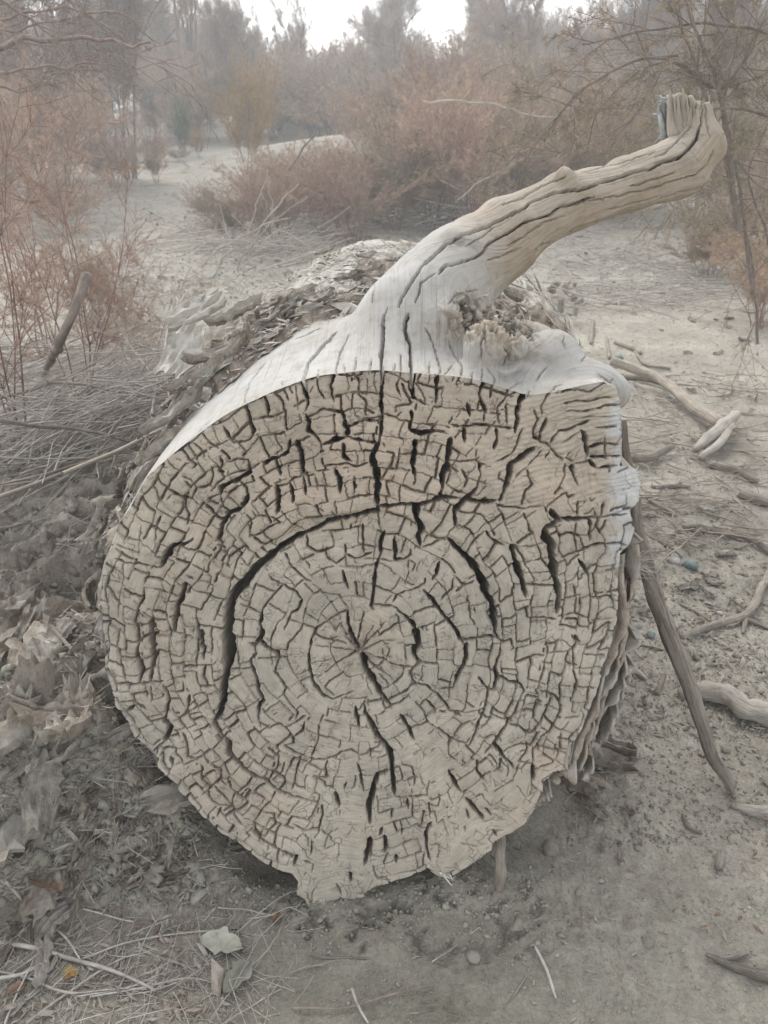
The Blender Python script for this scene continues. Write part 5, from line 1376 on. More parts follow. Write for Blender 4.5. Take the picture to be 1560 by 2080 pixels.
# twigs crossing the left foreground
for i, (lb, a, w) in enumerate([
    ('longest foreground twig running from the left edge to the lower middle', [(-20,1925),(60,1935),(150,1955),(240,1985),(320,2018)], .0042),
    ('thin twig dropping steeply from the heap edge to the longest twig', [(22,1805),(75,1860),(120,1900),(168,1958)], .0026),
    ('thin twig arching right from the twig crossing towards the pale leaf', [(170,1950),(260,1920),(360,1905),(440,1902)], .0018),
    ('straight thin twig rising from the bottom edge across the longest twig', [(60,2090),(150,2010),(255,1955),(300,1948)], .0024),
    ('fine twig lying nearly level under the longest twig', [(-10,1975),(60,1995),(140,2018),(300,2020)], .0024),
    ('fine twig lying level between the ochre leaf and the silt', [(180,2030),(280,2015),(380,1995),(440,2000)], .0018),
    ('forked twig at the left edge below the heap', [(-10,2000),(50,1985),(100,1960)], .0034),
    ('short straight twig in the bottom left corner', [(10,2090),(30,2040),(70,1960)], .0022),
    ('thin straight twig slanting over the soil under the heap', [(170,1852),(220,1865),(275,1878)], .0018),
    ('yellowish grass stem at the left edge', [(0,1880),(40,1862),(85,1840)], .0013),
    ('thin dark twig slanting towards the right of the foreground grass', [(880,1965),(930,1920),(975,1890)], .0016),
    ('thin reddish twig curving along the bottom edge', [(600,2056),(700,2050),(780,2030),(880,2000)], .0022),
    ('thin pale twig near the bottom centre', [(712,2015),(725,2050),(745,2085)], .0026)]):
    S_('twig', lb, 'twig', gpx(a, .006 + w), (w, w * .9, w * .6), M_TWIG if i != 11 else M_TWIGDARK, 90 + i, 6, 22, wob=.004)

# ---- named leaves and chips
def leaf(label, px, py, L, W, rz, mat, seed, curl=.4, rx=0, name='dry_leaf'):
    r = np.random.default_rng(seed); nx, ny = 13, 7
    U, Vv = np.meshgrid(np.linspace(-1, 1, nx), np.linspace(-1, 1, ny))
    prof = (1 - np.abs(U) ** 2.0) ** .9 * (1 + .35 * vn2(U * 5 + seed, np.sign(Vv) * 3, seed) + .15 * vn2(U * 13 + seed, np.sign(Vv) * 3, seed)) + .02
    X = U * L / 2; Y = Vv * W / 2 * prof; Z = curl * W * .5 * Vv ** 2 * prof + .05 * L * vn2(U * 2.5, Vv * 2.5, seed) - .004 * np.exp(-(Vv / .12) ** 2)
    V = np.stack([X, Y, Z], -1).reshape(-1, 3); V = V @ rot(rx, 0, 0).T
    idx = np.arange(nx * ny).reshape(ny, nx); q = np.stack([idx[:-1, :-1], idx[:-1, 1:], idx[1:, 1:], idx[1:, :-1]], -1).reshape(-1, 4)
    V2 = V.copy(); V2[:, 2] -= .0008
    F = np.concatenate([q, q[:, ::-1] + nx * ny])
    V = np.concatenate([V, V2]); V[:, 2] -= V[:, 2].min()
    me = mesh_np(name, V, F); o = obj(name, me, mat); o.location = gpos(px, py, .002); o.rotation_euler = (0, 0, rz)
    tag(o, label, 'leaf'); return o
M_LEAFP = wood_mat('pale_grey_leaf', (.27, .26, .21), (.37, .355, .29), (60, 60, 60)); M_LEAFB = wood_mat('brown_leaf', (.17, .11, .07), (.28, .19, .13), (50, 50, 50)); M_LEAFY = wood_mat('ochre_leaf', (.28, .18, .06), (.36, .24, .09), (50, 50, 50))
leaf('large pale grey leaf lying flat in front of the log, lower left', 452, 1925, .075, .040, -.25, M_LEAFP, 1, .2)
leaf('curled pale leaf standing below the large pale grey leaf', 482, 1992, .060, .034, .95, M_LEAFP, 2, 1.1, .3)
leaf('large brown folded leaf at the foot of the rotten bark heap', 95, 1800, .080, .052, -.5, M_LEAFB, 3, .6, -.3)
leaf('small ochre leaf among the crossed foreground twigs', 145, 1986, .026, .018, .1, M_LEAFY, 4, .8)
leaf('brown pointed leaf in the dark hollow beneath the log', 375, 1780, .055, .022, .8, M_LEAFB, 5, .6, .4)
leaf('small reddish brown leaf tip stuck in the soil under the log', 562, 1872, .022, .016, 1.2, M_LEAFB, 6, .8, .5)
leaf('small pink brown leaf in the left foreground corner', 38, 2018, .028, .017, .6, M_LEAFB, 7, .6)
leaf('pale curled leaf behind the log on the right sand', 1283, 572, .05, .03, 1.2, M_LEAFP, 8, .8, .2)
leaf('tan leaf lying on the sand near the upper right bushes', 1480, 650, .07, .035, .2, M_LEAFP, 9, .5)

# stones
def stone(label, px, py, r, mat, seed):
    import bmesh
    bm = bmesh.new(); bmesh.ops.create_icosphere(bm, subdivisions=2, radius=r)
    for v in bm.verts:
        k = 1 + .22 * float(vn(v.co.x / r * 1.2 + seed, v.co.y / r * 1.2, v.co.z / r * 1.2, seed)); v.co = Vector((v.co.x * k * 1.25, v.co.y * k, v.co.z * k * .65))
    me = bpy.data.meshes.new('stone'); bm.to_mesh(me); bm.free()
    for p_ in me.polygons: p_.use_smooth = True
    o = obj('stone', me, mat); o.location = gpos(px, py, r * .25); o.rotation_euler = (0, 0, seed); tag(o, label, 'stone')
q = NT('blue_green_stone', .8); q.color(q.ramp(q.noise(q.pos(), 60, 4, .6), [(.35, (.10, .13, .13)), (.65, (.17, .20, .195))])); M_ST1 = q.m
q = NT('pale_stone', .8); q.color(q.ramp(q.noise(q.pos(), 60, 4, .6), [(.35, (.28, .27, .25)), (.65, (.42, .41, .38))])); M_ST2 = q.m
M_CLOD = wood_mat('earth_clod', (.21, .19, .155), (.32, .29, .245), (60, 60, 60))
stone('small blue green pebble left of the leaning stick', 1322, 1293, .011, M_ST1, 1)
stone('rounded bluish stone half buried right of the leaning stick top', 1403, 1150, .018, M_ST1, 2)
stone('pale rounded stone beside the bluish stone', 1368, 1142, .015, M_ST2, 3)
stone('greenish stone near the top right corner of the log', 1256, 728, .022, M_ST1, 4)
stone('little pale pebble with pink tint above the slender branch', 1463, 1243, .009, M_ST2, 5)
stone('white pebble on the sand at the right foreground', 1522, 1842, .003, M_ST2, 6)
stone('small lump of pale clay in the right foreground', 1318, 1918, .010, M_CLOD, 7)
stone('brownish clod of earth at the foot of the log on the right', 1118, 1727, .016, M_CLOD, 8)
stone('flat grey stone under the twig at the bottom centre', 962, 1945, .010, M_CLOD, 9)

# ------------------------------------------------------------------ BARK FLAKES IN THE ROTTEN HEAP AND ON THE SAND (each a thing)
rg = np.random.default_rng(31)
COLW = {'grey_bark_flake': 'grey', 'rotten_bark': 'dark brown', 'brown_bark_flake': 'brown', 'pale_bark': 'pale', 'dull_bark': 'dull brown'}
SEEN = set()
def wordlist(items, place):
    """items: (object, px, py, size, colour word, noun) -> a label telling its size, colour and spot"""
    xs = np.array([i[1] for i in items]); ys = np.array([i[2] for i in items]); ss = np.array([i[3] for i in items])
    def third(v, arr, w): 
        lo, hi = arr.min(), arr.max() + 1e-6; return w[min(len(w) - 1, int((v - lo) / (hi - lo) * len(w)))]
    rk = ss.argsort().argsort() / max(1, len(ss))
    for i, (o, px, py, sz, cw, noun) in enumerate(items):
        size = ['tiny', 'small', 'medium', 'large'][min(3, int(rk[i] * 4))]
        v = third(py, ys, ['upper', 'middle', 'lower']); h = third(px, xs, ['left', 'central', 'right'])
        lb_ = f"{size} {cw} {noun}, {v} {h} of {place}"
        if lb_ in SEEN: bpy.data.objects.remove(o); continue
        SEEN.add(lb_); o['label'] = lb_
def scatter(n, region, sizes, mats, label, cat, group, lift=.006, tiltx=.5, name=None, aim=None, thick=1.):
    items = []
    for i in range(n):
        px, py = region(rg); g = gpos(px, py)
        if abs(g[0] - .0) < .40 and .93 < g[1] < 2.2: continue
        s = rg.uniform(*sizes); s = s * (.6 + .8 * rg.random() ** 2)
        rz = (aim + rg.normal(0, .4)) if aim is not None else rg.uniform(0, 6.28)
        m = mats[int(rg.integers(len(mats)))]
        o = flake(name or cat.replace(' ', '_'), (g[0], g[1], g[2] + lift + s * .10 * rg.random()), s, rg.normal(0, tiltx), rg.normal(0, tiltx * .7), rz, int(rg.integers(14)), m, None, thick)
        tag(o, None, cat, group); items.append((o, px, py, s, COLW[m.name], cat))
    wordlist(items, label)
def box(x0, y0, x1, y1): return lambda r: (r.uniform(x0, x1), r.uniform(y0, y1))
FM = [M_FLAKE, M_BARK, M_FLAKE, M_FLAKE2]
scatter(120, lambda r: (90 + r.beta(2, 2) * 330, 1600 + r.beta(2, 2) * 240), (.022, .060), FM, 'the lower left clump', 'bark flake', 'bark flakes in the lower left clump', .004, .55, aim=1.2, thick=2.6)
scatter(70, box(-10, 960, 230, 1300), (.03, .075), FM, 'the heap left of the log', 'bark flake', 'bark flakes on the heap left of the log', -.004, .22, aim=.9, thick=2.2)
scatter(36, box(-10, 1300, 320, 1620), (.03, .08), FM, 'the silt left of the log', 'bark flake', 'bark flakes in the silt lower left', .003, .35, aim=1.1)
scatter(26, box(-10, 1560, 130, 2060), (.03, .09), FM, 'the strip by the left edge', 'bark flake', 'bark flakes along the left edge', .004, .35, aim=1.2)
scatter(36, box(230, 540, 620, 700), (.04, .09), FM, 'the ground behind the left log shoulder', 'bark flake', 'bark flakes behind the left shoulder of the log', .008, .5, aim=.6)
scatter(44, box(560, 440, 900, 560), (.04, .10), [M_FLAKE, M_PALEBARK, M_BARK], 'the debris behind the log', 'bark flake', 'pale flakes in the debris behind the log', .01, .4)
scatter(34, box(1290, 1000, 1560, 1250), (.02, .055), FM, 'the litter right of the log', 'bark chip', 'bark chips right of the log', .004, .3, aim=-.4)
scatter(24, box(1290, 1250, 1560, 1700), (.012, .03), FM, 'the sand around the leaning stick', 'bark chip', 'bark chips around the leaning stick', .002, .25)
scatter(28, box(1050, 560, 1560, 800), (.03, .08), FM, 'the sand behind the limb', 'bark chip', 'bark chips on the sand behind the limb', .004, .3)
scatter(24, box(1040, 590, 1180, 680), (.06, .12), FM, 'the bark behind the pale dome', 'bark flake', 'bark pieces behind the pale dome', .05, .9)
scatter(30, box(1140, 1560, 1290, 1760), (.02, .05), [M_BARK, M_FLAKE], 'the hollow under the right rim', 'bark chip', 'bark fragments at the lower right of the log', .004, .5)
scatter(26, box(250, 330, 700, 480), (.05, .14), [M_FLAKE, M_PALEBARK], 'the sandy clearing', 'wood fragment', 'wood fragments on the clearing', .01, .3)
# larger named slabs
for i, (lb, px, py, off, L, rx, ry, rz, k, m) in enumerate([
    ('long grey bark slab lying along the left edge beside the heap', 20, 1700, .02, .20, .1, .05, 1.35, 3, M_FLAKE),
    ('broad smooth bark slab sloping on the upper left of the heap', 60, 1060, .02, .22, .25, -.2, .75, 5, M_FLAKE),
    ('curled grey bark slab beneath the brushwood at the left', 140, 1000, .03, .20, .5, .1, .35, 7, M_FLAKE),
    ('upright narrow bark slab standing above the lower left clump', 95, 1640, .03, .13, .6, -.9, 1.5, 2, M_FLAKE),
    ('fibrous root slab leaning in the middle of the heap', 95, 1370, .03, .22, .3, .3, -1.1, 9, M_BARK),
    ('long ribbed bark strip down the left side of the heap', 25, 1300, .02, .22, .2, .1, 1.45, 11, M_BARK),
    ('grey layered slab jutting towards the dark hollow under the log', 370, 1680, .05, .12, .5, .2, .7, 4, M_FLAKE),
    ('pale rounded slab at the foot of the lower left clump', 310, 1800, .02, .10, .9, -.4, -.8, 6, M_FLAKE),
    ('thin triangular bark piece hanging under the log on the left', 490, 1745, .03, .09, 1.2, .6, 1.3, 1, M_FLAKE),
    ('broad dark bark fan spread on the sand under the right rim', 1235, 1560, .03, .17, .3, -.3, -.8, 8, M_BARK),
    ('second dark bark fan lying deeper under the right rim', 1180, 1600, .02, .15, .3, -.5, -1.1, 10, M_BARK),
    ('flat rectangular grey chip right of the leaning stick', 1395, 1198, .008, .060, 0, 0, .05, 12, M_FLAKE),
    ('flat chip with a torn end near the thin arched branch', 1430, 1040, .012, .07, .2, .1, -.3, 0, M_PALEBARK),
    ('pale slab sticking up on the left shoulder of the log', 400, 670, .03, .13, .5, -.3, .6, 13, M_PALEBARK),
    ('pale bark sheet draped over the left shoulder of the log', 375, 740, .02, .13, .4, -.6, 1.1, 2, M_PALEBARK)]):
    g = gpos(px, py)
    if i in (13, 14): g = P(px, py, 1.62 if i == 13 else 1.50)
    o = flake('bark_slab', (g[0], g[1], g[2] + off), L, rx, ry, rz, k, m); tag(o, lb, 'bark slab')

for i in range(15):
    px, py = rg.uniform(-10, 240), rg.uniform(960, 1560); g = gpos(px, py)
    o = flake('bark_sheet', (g[0], g[1], g[2] + .02), rg.uniform(.09, .17), rg.normal(.1, .2), rg.normal(0, .12), rg.normal(.95, .3), int(rg.integers(14)), [M_FLAKE, M_BARK, M_FLAKE2][i % 3], None, 2.0)
    o.location.z -= .020
    tag(o, None, 'bark sheet', 'torn bark sheets on the heap left of the log'); SHI = globals().setdefault('SHI_', []); SHI.append((o, px, py, o.scale[0], ['grey', 'dark brown', 'dull brown'][i % 3], 'torn bark sheet'))
wordlist(SHI_, 'the heap left of the log')
def crumbs(name, n, region, size, mat, seed):
    r = np.random.default_rng(seed); pts = np.array([region(r) for _ in range(n)])
    dx = (pts[:, 0] - 780) / 1040 * T; du = (1040 - pts[:, 1]) / 1040 * T; D1 = FWD[1] + du * UPV[1]; D2 = FWD[2] + du * UPV[2]; z = np.zeros(n)
    for _ in range(10):
        k = (z - CAM_H) / D2; z = .5 * z + .5 * gz(dx * k, D1 * k, False)
    k = (z - CAM_H) / D2; X, Y = dx * k, D1 * k; Z = gz(X, Y)
    s = r.uniform(*size, n) * (.5 + r.exponential(.6, n)); b = np.array([[1, 0, 0], [0, 1, 0], [-1, 0, 0], [0, -1, 0], [0, 0, .8], [0, 0, -.8]])
    a = r.uniform(0, 6.28, n); ca, sa = np.cos(a), np.sin(a)
    V = np.repeat(b[None], n, 0) * r.uniform(.6, 1.3, (n, 6, 1)) + r.normal(0, .18, (n, 6, 3))
    V = np.stack([V[..., 0] * ca[:, None] - V[..., 1] * sa[:, None], V[..., 0] * sa[:, None] + V[..., 1] * ca[:, None], V[..., 2]], -1) * s[:, None, None] + np.stack([X, Y, Z + s * .15], 1)[:, None, :]
    f = np.array([[0, 1, 4], [1, 2, 4], [2, 3, 4], [3, 0, 4], [1, 0, 5], [2, 1, 5], [3, 2, 5], [0, 3, 5]])
    F = (np.arange(n)[:, None, None] * 6 + f[None]).reshape(-1, 3)
    o = obj(name, mesh_np(name, V.reshape(-1, 3), F, True), mat); tag(o, kind='stuff')
M_CRUMB = wood_mat('soil_crumb', (.21, .197, .155), (.32, .30, .245), (60, 60, 60))
crumbs('soil_crumbs', 6000, lambda r: (r.uniform(-10, 1570), 1640 + 440 * r.random()), (.0006, .0018), M_CRUMB, 71)
crumbs('soil_crumbs', 2600, lambda r: (r.normal(780, 260), 1830 + r.normal(0, 50)), (.0008, .0028), M_CRUMB, 72)
crumbs('soil_crumbs', 3600, lambda r: (r.uniform(1150, 1570), 1100 + 620 * r.random()), (.001, .0032), M_CRUMB, 73)
crumbs('soil_crumbs', 3200, lambda r: (r.uniform(-10, 420), 1250 + 500 * r.random()), (.0012, .0042), M_CRUMB, 74)
# fine litter: nobody could count it
def litter(name, n, region, size, mat, seed, flat=.3, wr=(.06, .35)):
    r = np.random.default_rng(seed); pl = []
    fs = []
    c = np.empty((n, 3)); 
    pts = np.array([region(r) for _ in range(n)])
    # ray to ground with a few fixed-point steps, vectorised
    dx = (pts[:, 0] - 780) / 1040 * T; du = (1040 - pts[:, 1]) / 1040 * T
    D0 = dx; D1 = FWD[1] + du * UPV[1]; D2 = FWD[2] + du * UPV[2]
    z = np.zeros(n)
    for _ in range(10):
        k = (z - CAM_H) / D2; z = .5 * z + .5 * gz(D0 * k, D1 * k, False)
    k = (z - CAM_H) / D2; X, Y = D0 * k, D1 * k; Z = gz(X, Y)
    ok = ~((np.abs(X) < .36) & (Y > 1.0) & (Y < 2.0)); X, Y, Z = X[ok], Y[ok], Z[ok]; n = len(X)
    a = r.uniform(0, 6.28, n); l = r.uniform(*size, n) * (1 + r.exponential(.5, n)); w = l * r.uniform(*wr, n); ti = r.normal(0, flat, n)
    ux, uy, uz = np.cos(a) * np.cos(ti), np.sin(a) * np.cos(ti), np.sin(ti)
    vx, vy = -np.sin(a), np.cos(a)
    ctr = np.stack([X, Y, Z + .0015 + np.abs(uz) * l * .5], 1); U = np.stack([ux, uy, uz], 1) * l[:, None] / 2; Vv = np.stack([vx, vy, r.normal(0, .3, n)], 1) * w[:, None] / 2
    up = np.array([0, 0, 1.]) * (w * .6)[:, None]
    q = np.stack([ctr - U - Vv * .6, ctr + U * .3 - Vv, ctr + U, ctr - U * .2 + Vv, ctr + up], 1).reshape(-1, 3)
    b = np.arange(n) * 5
    F = np.concatenate([np.stack([b + i, b + (i + 1) % 4, b + 4], 1) for i in range(4)])
    o = obj(name, mesh_np(name, q, F, False), mat); tag(o, kind='stuff'); return o
litter('bark_litter', 5200, box(-20, 900, 480, 2080), (.004, .014), M_BARK, 41)
litter('torn_bark_fibres', 3600, box(-20, 940, 470, 1850), (.008, .026), M_FLAKE, 47, .35, (.03, .11))
litter('torn_bark_fibres', 1500, lambda r: (90 + r.beta(2, 2) * 340, 1580 + r.beta(2, 2) * 270), (.008, .024), M_FLAKE2, 48, .5, (.04, .14))
crumbs('clods', 2400, lambda r: (r.uniform(-20, 430), 960 + 880 * r.random()), (.0025, .0080), M_CRUMB, 76)
crumbs('clods', 900, lambda r: (90 + r.beta(2, 2) * 340, 1580 + r.beta(2, 2) * 270), (.003, .0075), M_CRUMB, 77)
litter('torn_bark_fibres', 420, lambda r: (r.normal(1190, 50), r.normal(1630, 65)), (.005, .016), M_BARK, 49, .3, (.04, .14))
litter('wood_litter', 6500, box(1150, 560, 1580, 1500), (.004, .016), M_FLAKE, 42)
litter('foreground_litter', 2600, box(-20, 1560, 1580, 2090), (.002, .006), M_STICK, 43)
litter('far_litter', 9000, box(150, 320, 1560, 600), (.012, .05), M_PALEBARK, 44)
litter('dark_litter', 4200, box(-20, 560, 1580, 1900), (.003, .010), M_BROWN, 45)
litter('shoulder_litter', 6500, box(200, 440, 950, 760), (.010, .035), M_FLAKE, 46, .5)
# ------------------------------------------------------------------ PLANTS
def segs_mesh(name, S, sides=3):
    """S: list of (p0,p1,r0,r1)"""
    A = np.array([s[0] for s in S]); B = np.array([s[1] for s in S]); r0 = np.array([s[2] for s in S]); r1 = np.array([s[3] for s in S])
    t = B - A; t /= np.maximum(np.linalg.norm(t, axis=1), 1e-9)[:, None]
    ref = np.where(np.abs(t[:, 2:3]) < .9, np.array([[0, 0, 1.]]), np.array([[1., 0, 0]]))
    e1 = np.cross(t, ref); e1 /= np.linalg.norm(e1, axis=1)[:, None]; e2 = np.cross(t, e1)
    V = []
    for k in range(sides):
        c, s = math.cos(2 * math.pi * k / sides), math.sin(2 * math.pi * k / sides); V.append(A + (c * e1 + s * e2) * r0[:, None])
    for k in range(sides):
        c, s = math.cos(2 * math.pi * k / sides), math.sin(2 * math.pi * k / sides); V.append(B + (c * e1 + s * e2) * r1[:, None])
    V = np.stack(V, 1).reshape(-1, 3); b = np.arange(len(S)) * 2 * sides
    F = np.concatenate([np.stack([b + k, b + (k + 1) % sides, b + sides + (k + 1) % sides, b + sides + k], 1) for k in range(sides)])
    return mesh_np(name, V, F)

def blades_mesh(name, C, U, W):
    """thin triangles: base centre C, direction*length U, half width W"""
    n = len(C); r = np.random.default_rng(1)
    ran = r.normal(size=(n, 3)); side = np.cross(U, ran); side /= np.maximum(np.linalg.norm(side, axis=1), 1e-9)[:, None]
    V = np.stack([C - side * W[:, None], C + side * W[:, None], C + U], 1).reshape(-1, 3); b = np.arange(n) * 3
    return mesh_np(name, V, np.stack([b, b + 1, b + 2], 1), False)

def grow(r, segs, tips, p, d, L, rad, depth, maxd, kids, spread, up, wob=.18, steps=4, minr=.0006, keep=.55):
    q = p
    for i in range(steps):
        d = d + r.normal(0, wob, 3) + np.array([0, 0, up]); d /= np.linalg.norm(d)
        n = q + d * L / steps; ra = rad * (1 - .6 * i / steps); rb = rad * (1 - .6 * (i + 1) / steps)
        segs.append((q, n, max(ra, minr), max(rb, minr)))
        if depth < maxd and (i > 0 or depth > 0):
            for _ in range(r.poisson(kids[depth] / steps)):
                s = r.normal(0, 1, 3); s -= d * s.dot(d); s /= np.linalg.norm(s)
                dd = d * math.cos(spread) + s * math.sin(spread)
                grow(r, segs, tips, n, dd, L * keep * r.uniform(.6, 1.2), max(rb * .55, minr), depth + 1, maxd, kids, spread, up, wob, max(2, steps - 1), minr, keep)
        if depth >= maxd - 1: tips.append((n, d))
        q = n
    tips.append((q, d))

def plant(seed, h, stems, kids, spread, up, rad, maxd, lean=.5, base=.05, blade=(.02, .05), bw=.0012, per=4, minr=.0008, wob=.16, keep=.55, jit=.5):
    r = np.random.default_rng(seed); segs = []; tips = []
    for _ in range(stems):
        a = r.uniform(0, 6.28); l = r.uniform(0, lean); d = np.array([math.cos(a) * l, math.sin(a) * l, 1.]); d /= np.linalg.norm(d)
        p = np.array([math.cos(a) * base * r.random(), math.sin(a) * base * r.random(), -.02])
        grow(r, segs, tips, p, d, h * r.uniform(.6, 1.05), rad * r.uniform(.6, 1.1), 0, maxd, kids, spread, up, wob, 6, minr, keep)
    tp = np.array([t[0] for t in tips]); td = np.array([t[1] for t in tips]); n = len(tp)
    C = np.repeat(tp, per, 0); Dd = np.repeat(td, per, 0) + r.normal(0, jit, (n * per, 3)); Dd /= np.linalg.norm(Dd, axis=1)[:, None]
    C = C - Dd * 0 + r.normal(0, blade[0] * .5, C.shape)
    U = Dd * r.uniform(blade[0], blade[1], len(C))[:, None]
    W = np.full(len(C), bw) * r.uniform(.5, 1.3, len(C))
    return segs, (C, U, W)

def plant_meshes(key, **kw):
    s, b = plant(**kw); print(key, 'segs', len(s), 'blades', len(b[0]))
    return segs_mesh(key + '_stems', s), blades_mesh(key + '_foliage', *b)

def with_mat(me, m):
    c = me.copy(); c.materials.clear(); c.materials.append(m); return c

def at_px(px, y, z=None):
    z0 = float(gz(0, y, False)) if z is None else z
    for _ in range(3):
        dep = y * FWD[1] + (z0 - CAM_H) * FWD[2]; x = (px - 780) / 1040 * T * dep; z0 = float(gz(x, y, False)) if z is None else z
    return np.array([x, y, z0])

M_BSTEM = wood_mat('brown_bush_stem', (.15, .11, .09), (.26, .20, .165), (40, 40, 40))
# tamarisk bushes -------------------------------------------------------------------
BUSH = [plant_meshes('bush', seed=s, h=1.0, stems=17, kids=(6, 6, 0), spread=.55, up=.05, rad=.006, maxd=2, lean=.75, base=.12, blade=(.02, .08), bw=.0024, per=9, minr=.0012, wob=.14) for s in (1, 2, 3)]
mcache = {}
def bush(px, y, h, w, kind, label, group, stem=M_BSTEM, cat='bush', name='tamarisk_bush', k=0, rz=0.):
    p = at_px(px, y)
    e = empty(name, p); tag(e, label, cat, group)
    e.rotation_euler = (0, 0, rz); e.scale = (w, w, h)
    for j, (nm, m) in enumerate((('stems', stem), ('foliage', kind))):
        key = (k, j, m.name)
        if key not in mcache: mcache[key] = with_mat(BUSH[k][j], m)
        o = bpy.data.objects.new(nm, mcache[key]); COL.objects.link(o); o.parent = e
    return e
G1 = 'tamarisk bushes in the middle distance'
named = [  # px, y, h, w, material, label
 (560,7.8,.52,.7,M_PINK,'dusky pink tamarisk bush behind the dead sticks, left of centre'),
 (650,8.6,.62,.8,M_RUST,'rust tinted bush in the centre middle distance'),
 (470,8.2,.36,.45,M_OLIVE,'small olive bush at the left end of the middle bushes'),
 (720,7.9,.58,.8,M_PINK,'dusky bush nearest behind the debris of the log'),
 (800,8.6,.74,.8,M_OLIVE,'olive brown bush in the centre of the bush row'),
 (880,8.8,.95,1.0,M_RUST,'tall rust bush left of the limb'),
 (960,8.2,.95,.95,M_PINK,'tall dusky bush right behind the centre of the limb'),
 (1040,8.8,.9,.9,M_OLIVE,'brown bush directly above the middle of the limb'),
 (1120,9.6,.85,.9,M_RUST,'rust brown bush above the right half of the limb'),
 (505,13.5,1.25,.75,M_YELLOW,'yellowish feathery bush beside the dirt bank'),
 (240,12.4,.75,.8,M_PINK,'dusky pink bush on the left beyond the clearing'),
 (215,13.6,.5,1.0,M_TAN,'tan bush at the far side of the clearing'),
 (80,10.5,1.1,1.3,M_RUST,'rust bush at the left edge beyond the clearing'),
 (0,9.0,1.1,1.1,M_PINK,'dusky pink bush cut by the left edge of the picture'),
 (745,15.0,.85,1.2,M_RUST,'orange tinted bush growing on the dirt bank'),
 (860,13.5,.9,1.3,M_RUST,'orange tinted bush right of the dirt bank'),
 (420,9.4,.30,.35,M_RUST,'tiny red bush on the sand left of the middle bushes'),
 (200,5.2,.30,.30,M_OLIVE,'small low grey green bush on the left sand'),
 (1190,11.5,1.0,1.2,M_OLIVE,'brown bush right behind the bend of the limb'),
 (1290,10.4,1.0,1.2,M_TAN,'tan bush below the tip of the limb'),
 (1400,9.0,1.0,1.1,M_OLIVE,'olive bush right behind the limb tip'),
 (1500,7.5,.95,1.0,M_OLIVE,'olive bush under the arching stems at the right'),
 (1560,6.0,.9,.9,M_TAN,'tan bush cut by the right edge of the picture'),
 (1440,6.2,.45,.7,M_OLIVE,'low olive bush on the sand right of the limb'),
 (1545,4.6,.42,.55,M_RUST,'low rusty bush at the right edge above the sand'),
]
for i, (px, y, h, w, m, lb) in enumerate(named): bush(px, y, h, w, m, lb, None, M_BSTEM if i % 3 else M_REDSTEM, k=i % 3, rz=i * 1.7)
rg = np.random.default_rng(8)
for i, (px, y, h, w, m, lb) in enumerate([
 (600,9.4,.48,.6,M_PINK,'dusky bush between the dead sticks and the dirt bank'), (690,9.8,.55,.65,M_RUST,'orange brown bush left of the picture centre, second row'), (760,9.2,.58,.65,M_RUST,'rust bush at the picture centre, second row'),
 (840,9.8,.70,.65,M_TAN,'tan bush right of the picture centre, second row'), (920,9.4,.95,.8,M_RUST,'rust bush above the base of the limb, second row'), (1000,9.8,1.0,.9,M_TAN,'tan bush behind the dark leaning stem'),
 (1080,10.4,1.0,.9,M_RUST,'rust bush right of the dark leaning stem'), (1160,10.4,.95,.9,M_PINK,'dusky bush behind the knot of the limb'), (640,10.8,.5,.7,M_OLIVE,'olive bush at the foot of the dirt bank'),
 (780,11.2,.62,.7,M_PINK,'dusky bush in the third row at the picture centre'), (900,11.4,.9,.9,M_TAN,'tan bush in the third row left of the limb'), (1230,9.2,.8,.8,M_RUST,'rusty bush close behind the limb bend'),
 (530,10.4,.5,.6,M_RUST,'small rusty bush right of the clearing'), (150,9.0,.5,.7,M_PINK,'dusky low bush at the left of the clearing'), (318,13.4,.55,.40,M_RUST,'rusty bush just left of the dark green bush')]):
    bush(px, y, h, w, m, lb, None, M_BSTEM, k=i % 3, rz=i * 2.3)
BI = []
for i in range(104):
    y = rg.uniform(14, 27); px = rg.uniform(-60, 1620)
    if 380 < px < 470 and y < 20: continue
    if 540 < px < 840 and y < 20: y = rg.uniform(20, 27)
    if 100 < px < 480 and y < 20: y += 6
    hh_ = rg.uniform(.9, 1.5); e_ = bush(px, y, hh_, rg.uniform(1.1, 1.9), [M_TAN, M_PINK, M_GREYTREE, M_RUST, M_TAN, M_OLIVE][i % 6], 'hazy brown tamarisk bush in front of the wood behind the clearing', 'tamarisk bushes in front of the wood', k=i % 3, rz=i * 2.1)
    BI.append((e_, px, -y, hh_, ['tan', 'dusky pink', 'grey brown', 'rusty', 'tan', 'olive'][i % 6], i))
def zone(items, noun, zones):
    sz = np.array([i[3] for i in items]); rk = sz.argsort().argsort() / len(sz); yy = np.array([-i[2] for i in items]); ry = yy.argsort().argsort() / len(yy)
    for i, (e_, px, _, s_, cw, _i) in enumerate(items):
        z = min(zones, key=lambda q: abs(q[0] - px))[1]
        lb_ = f"{['low', 'medium', 'tall'][min(2, int(rk[i] * 3))]} {cw} {noun}, {['nearer', 'midway', 'farther'][min(2, int(ry[i] * 3))]}, {z}"
        if lb_ in SEEN and 'tamarisk' not in noun:
            for c_ in list(e_.children): bpy.data.objects.remove(c_)
            bpy.data.objects.remove(e_); continue
        SEEN.add(lb_); e_['label'] = lb_
ZON = [(0, 'at the left picture edge'), (150, 'beyond the left shrubs'), (300, 'left of the thick trunk'), (440, 'right of the thick trunk'), (560, 'left of the bright sky gap'), (680, 'under the bright sky gap'), (800, 'around the round crowned tree'), (915, 'under the small sky gap'),
    (1040, 'above the middle of the limb'), (1180, 'above the right of the limb'), (1320, 'behind the limb tip'), (1450, 'behind the arching shrub'), (1580, 'at the right picture edge')]
zone(BI, 'tamarisk bush', ZON)
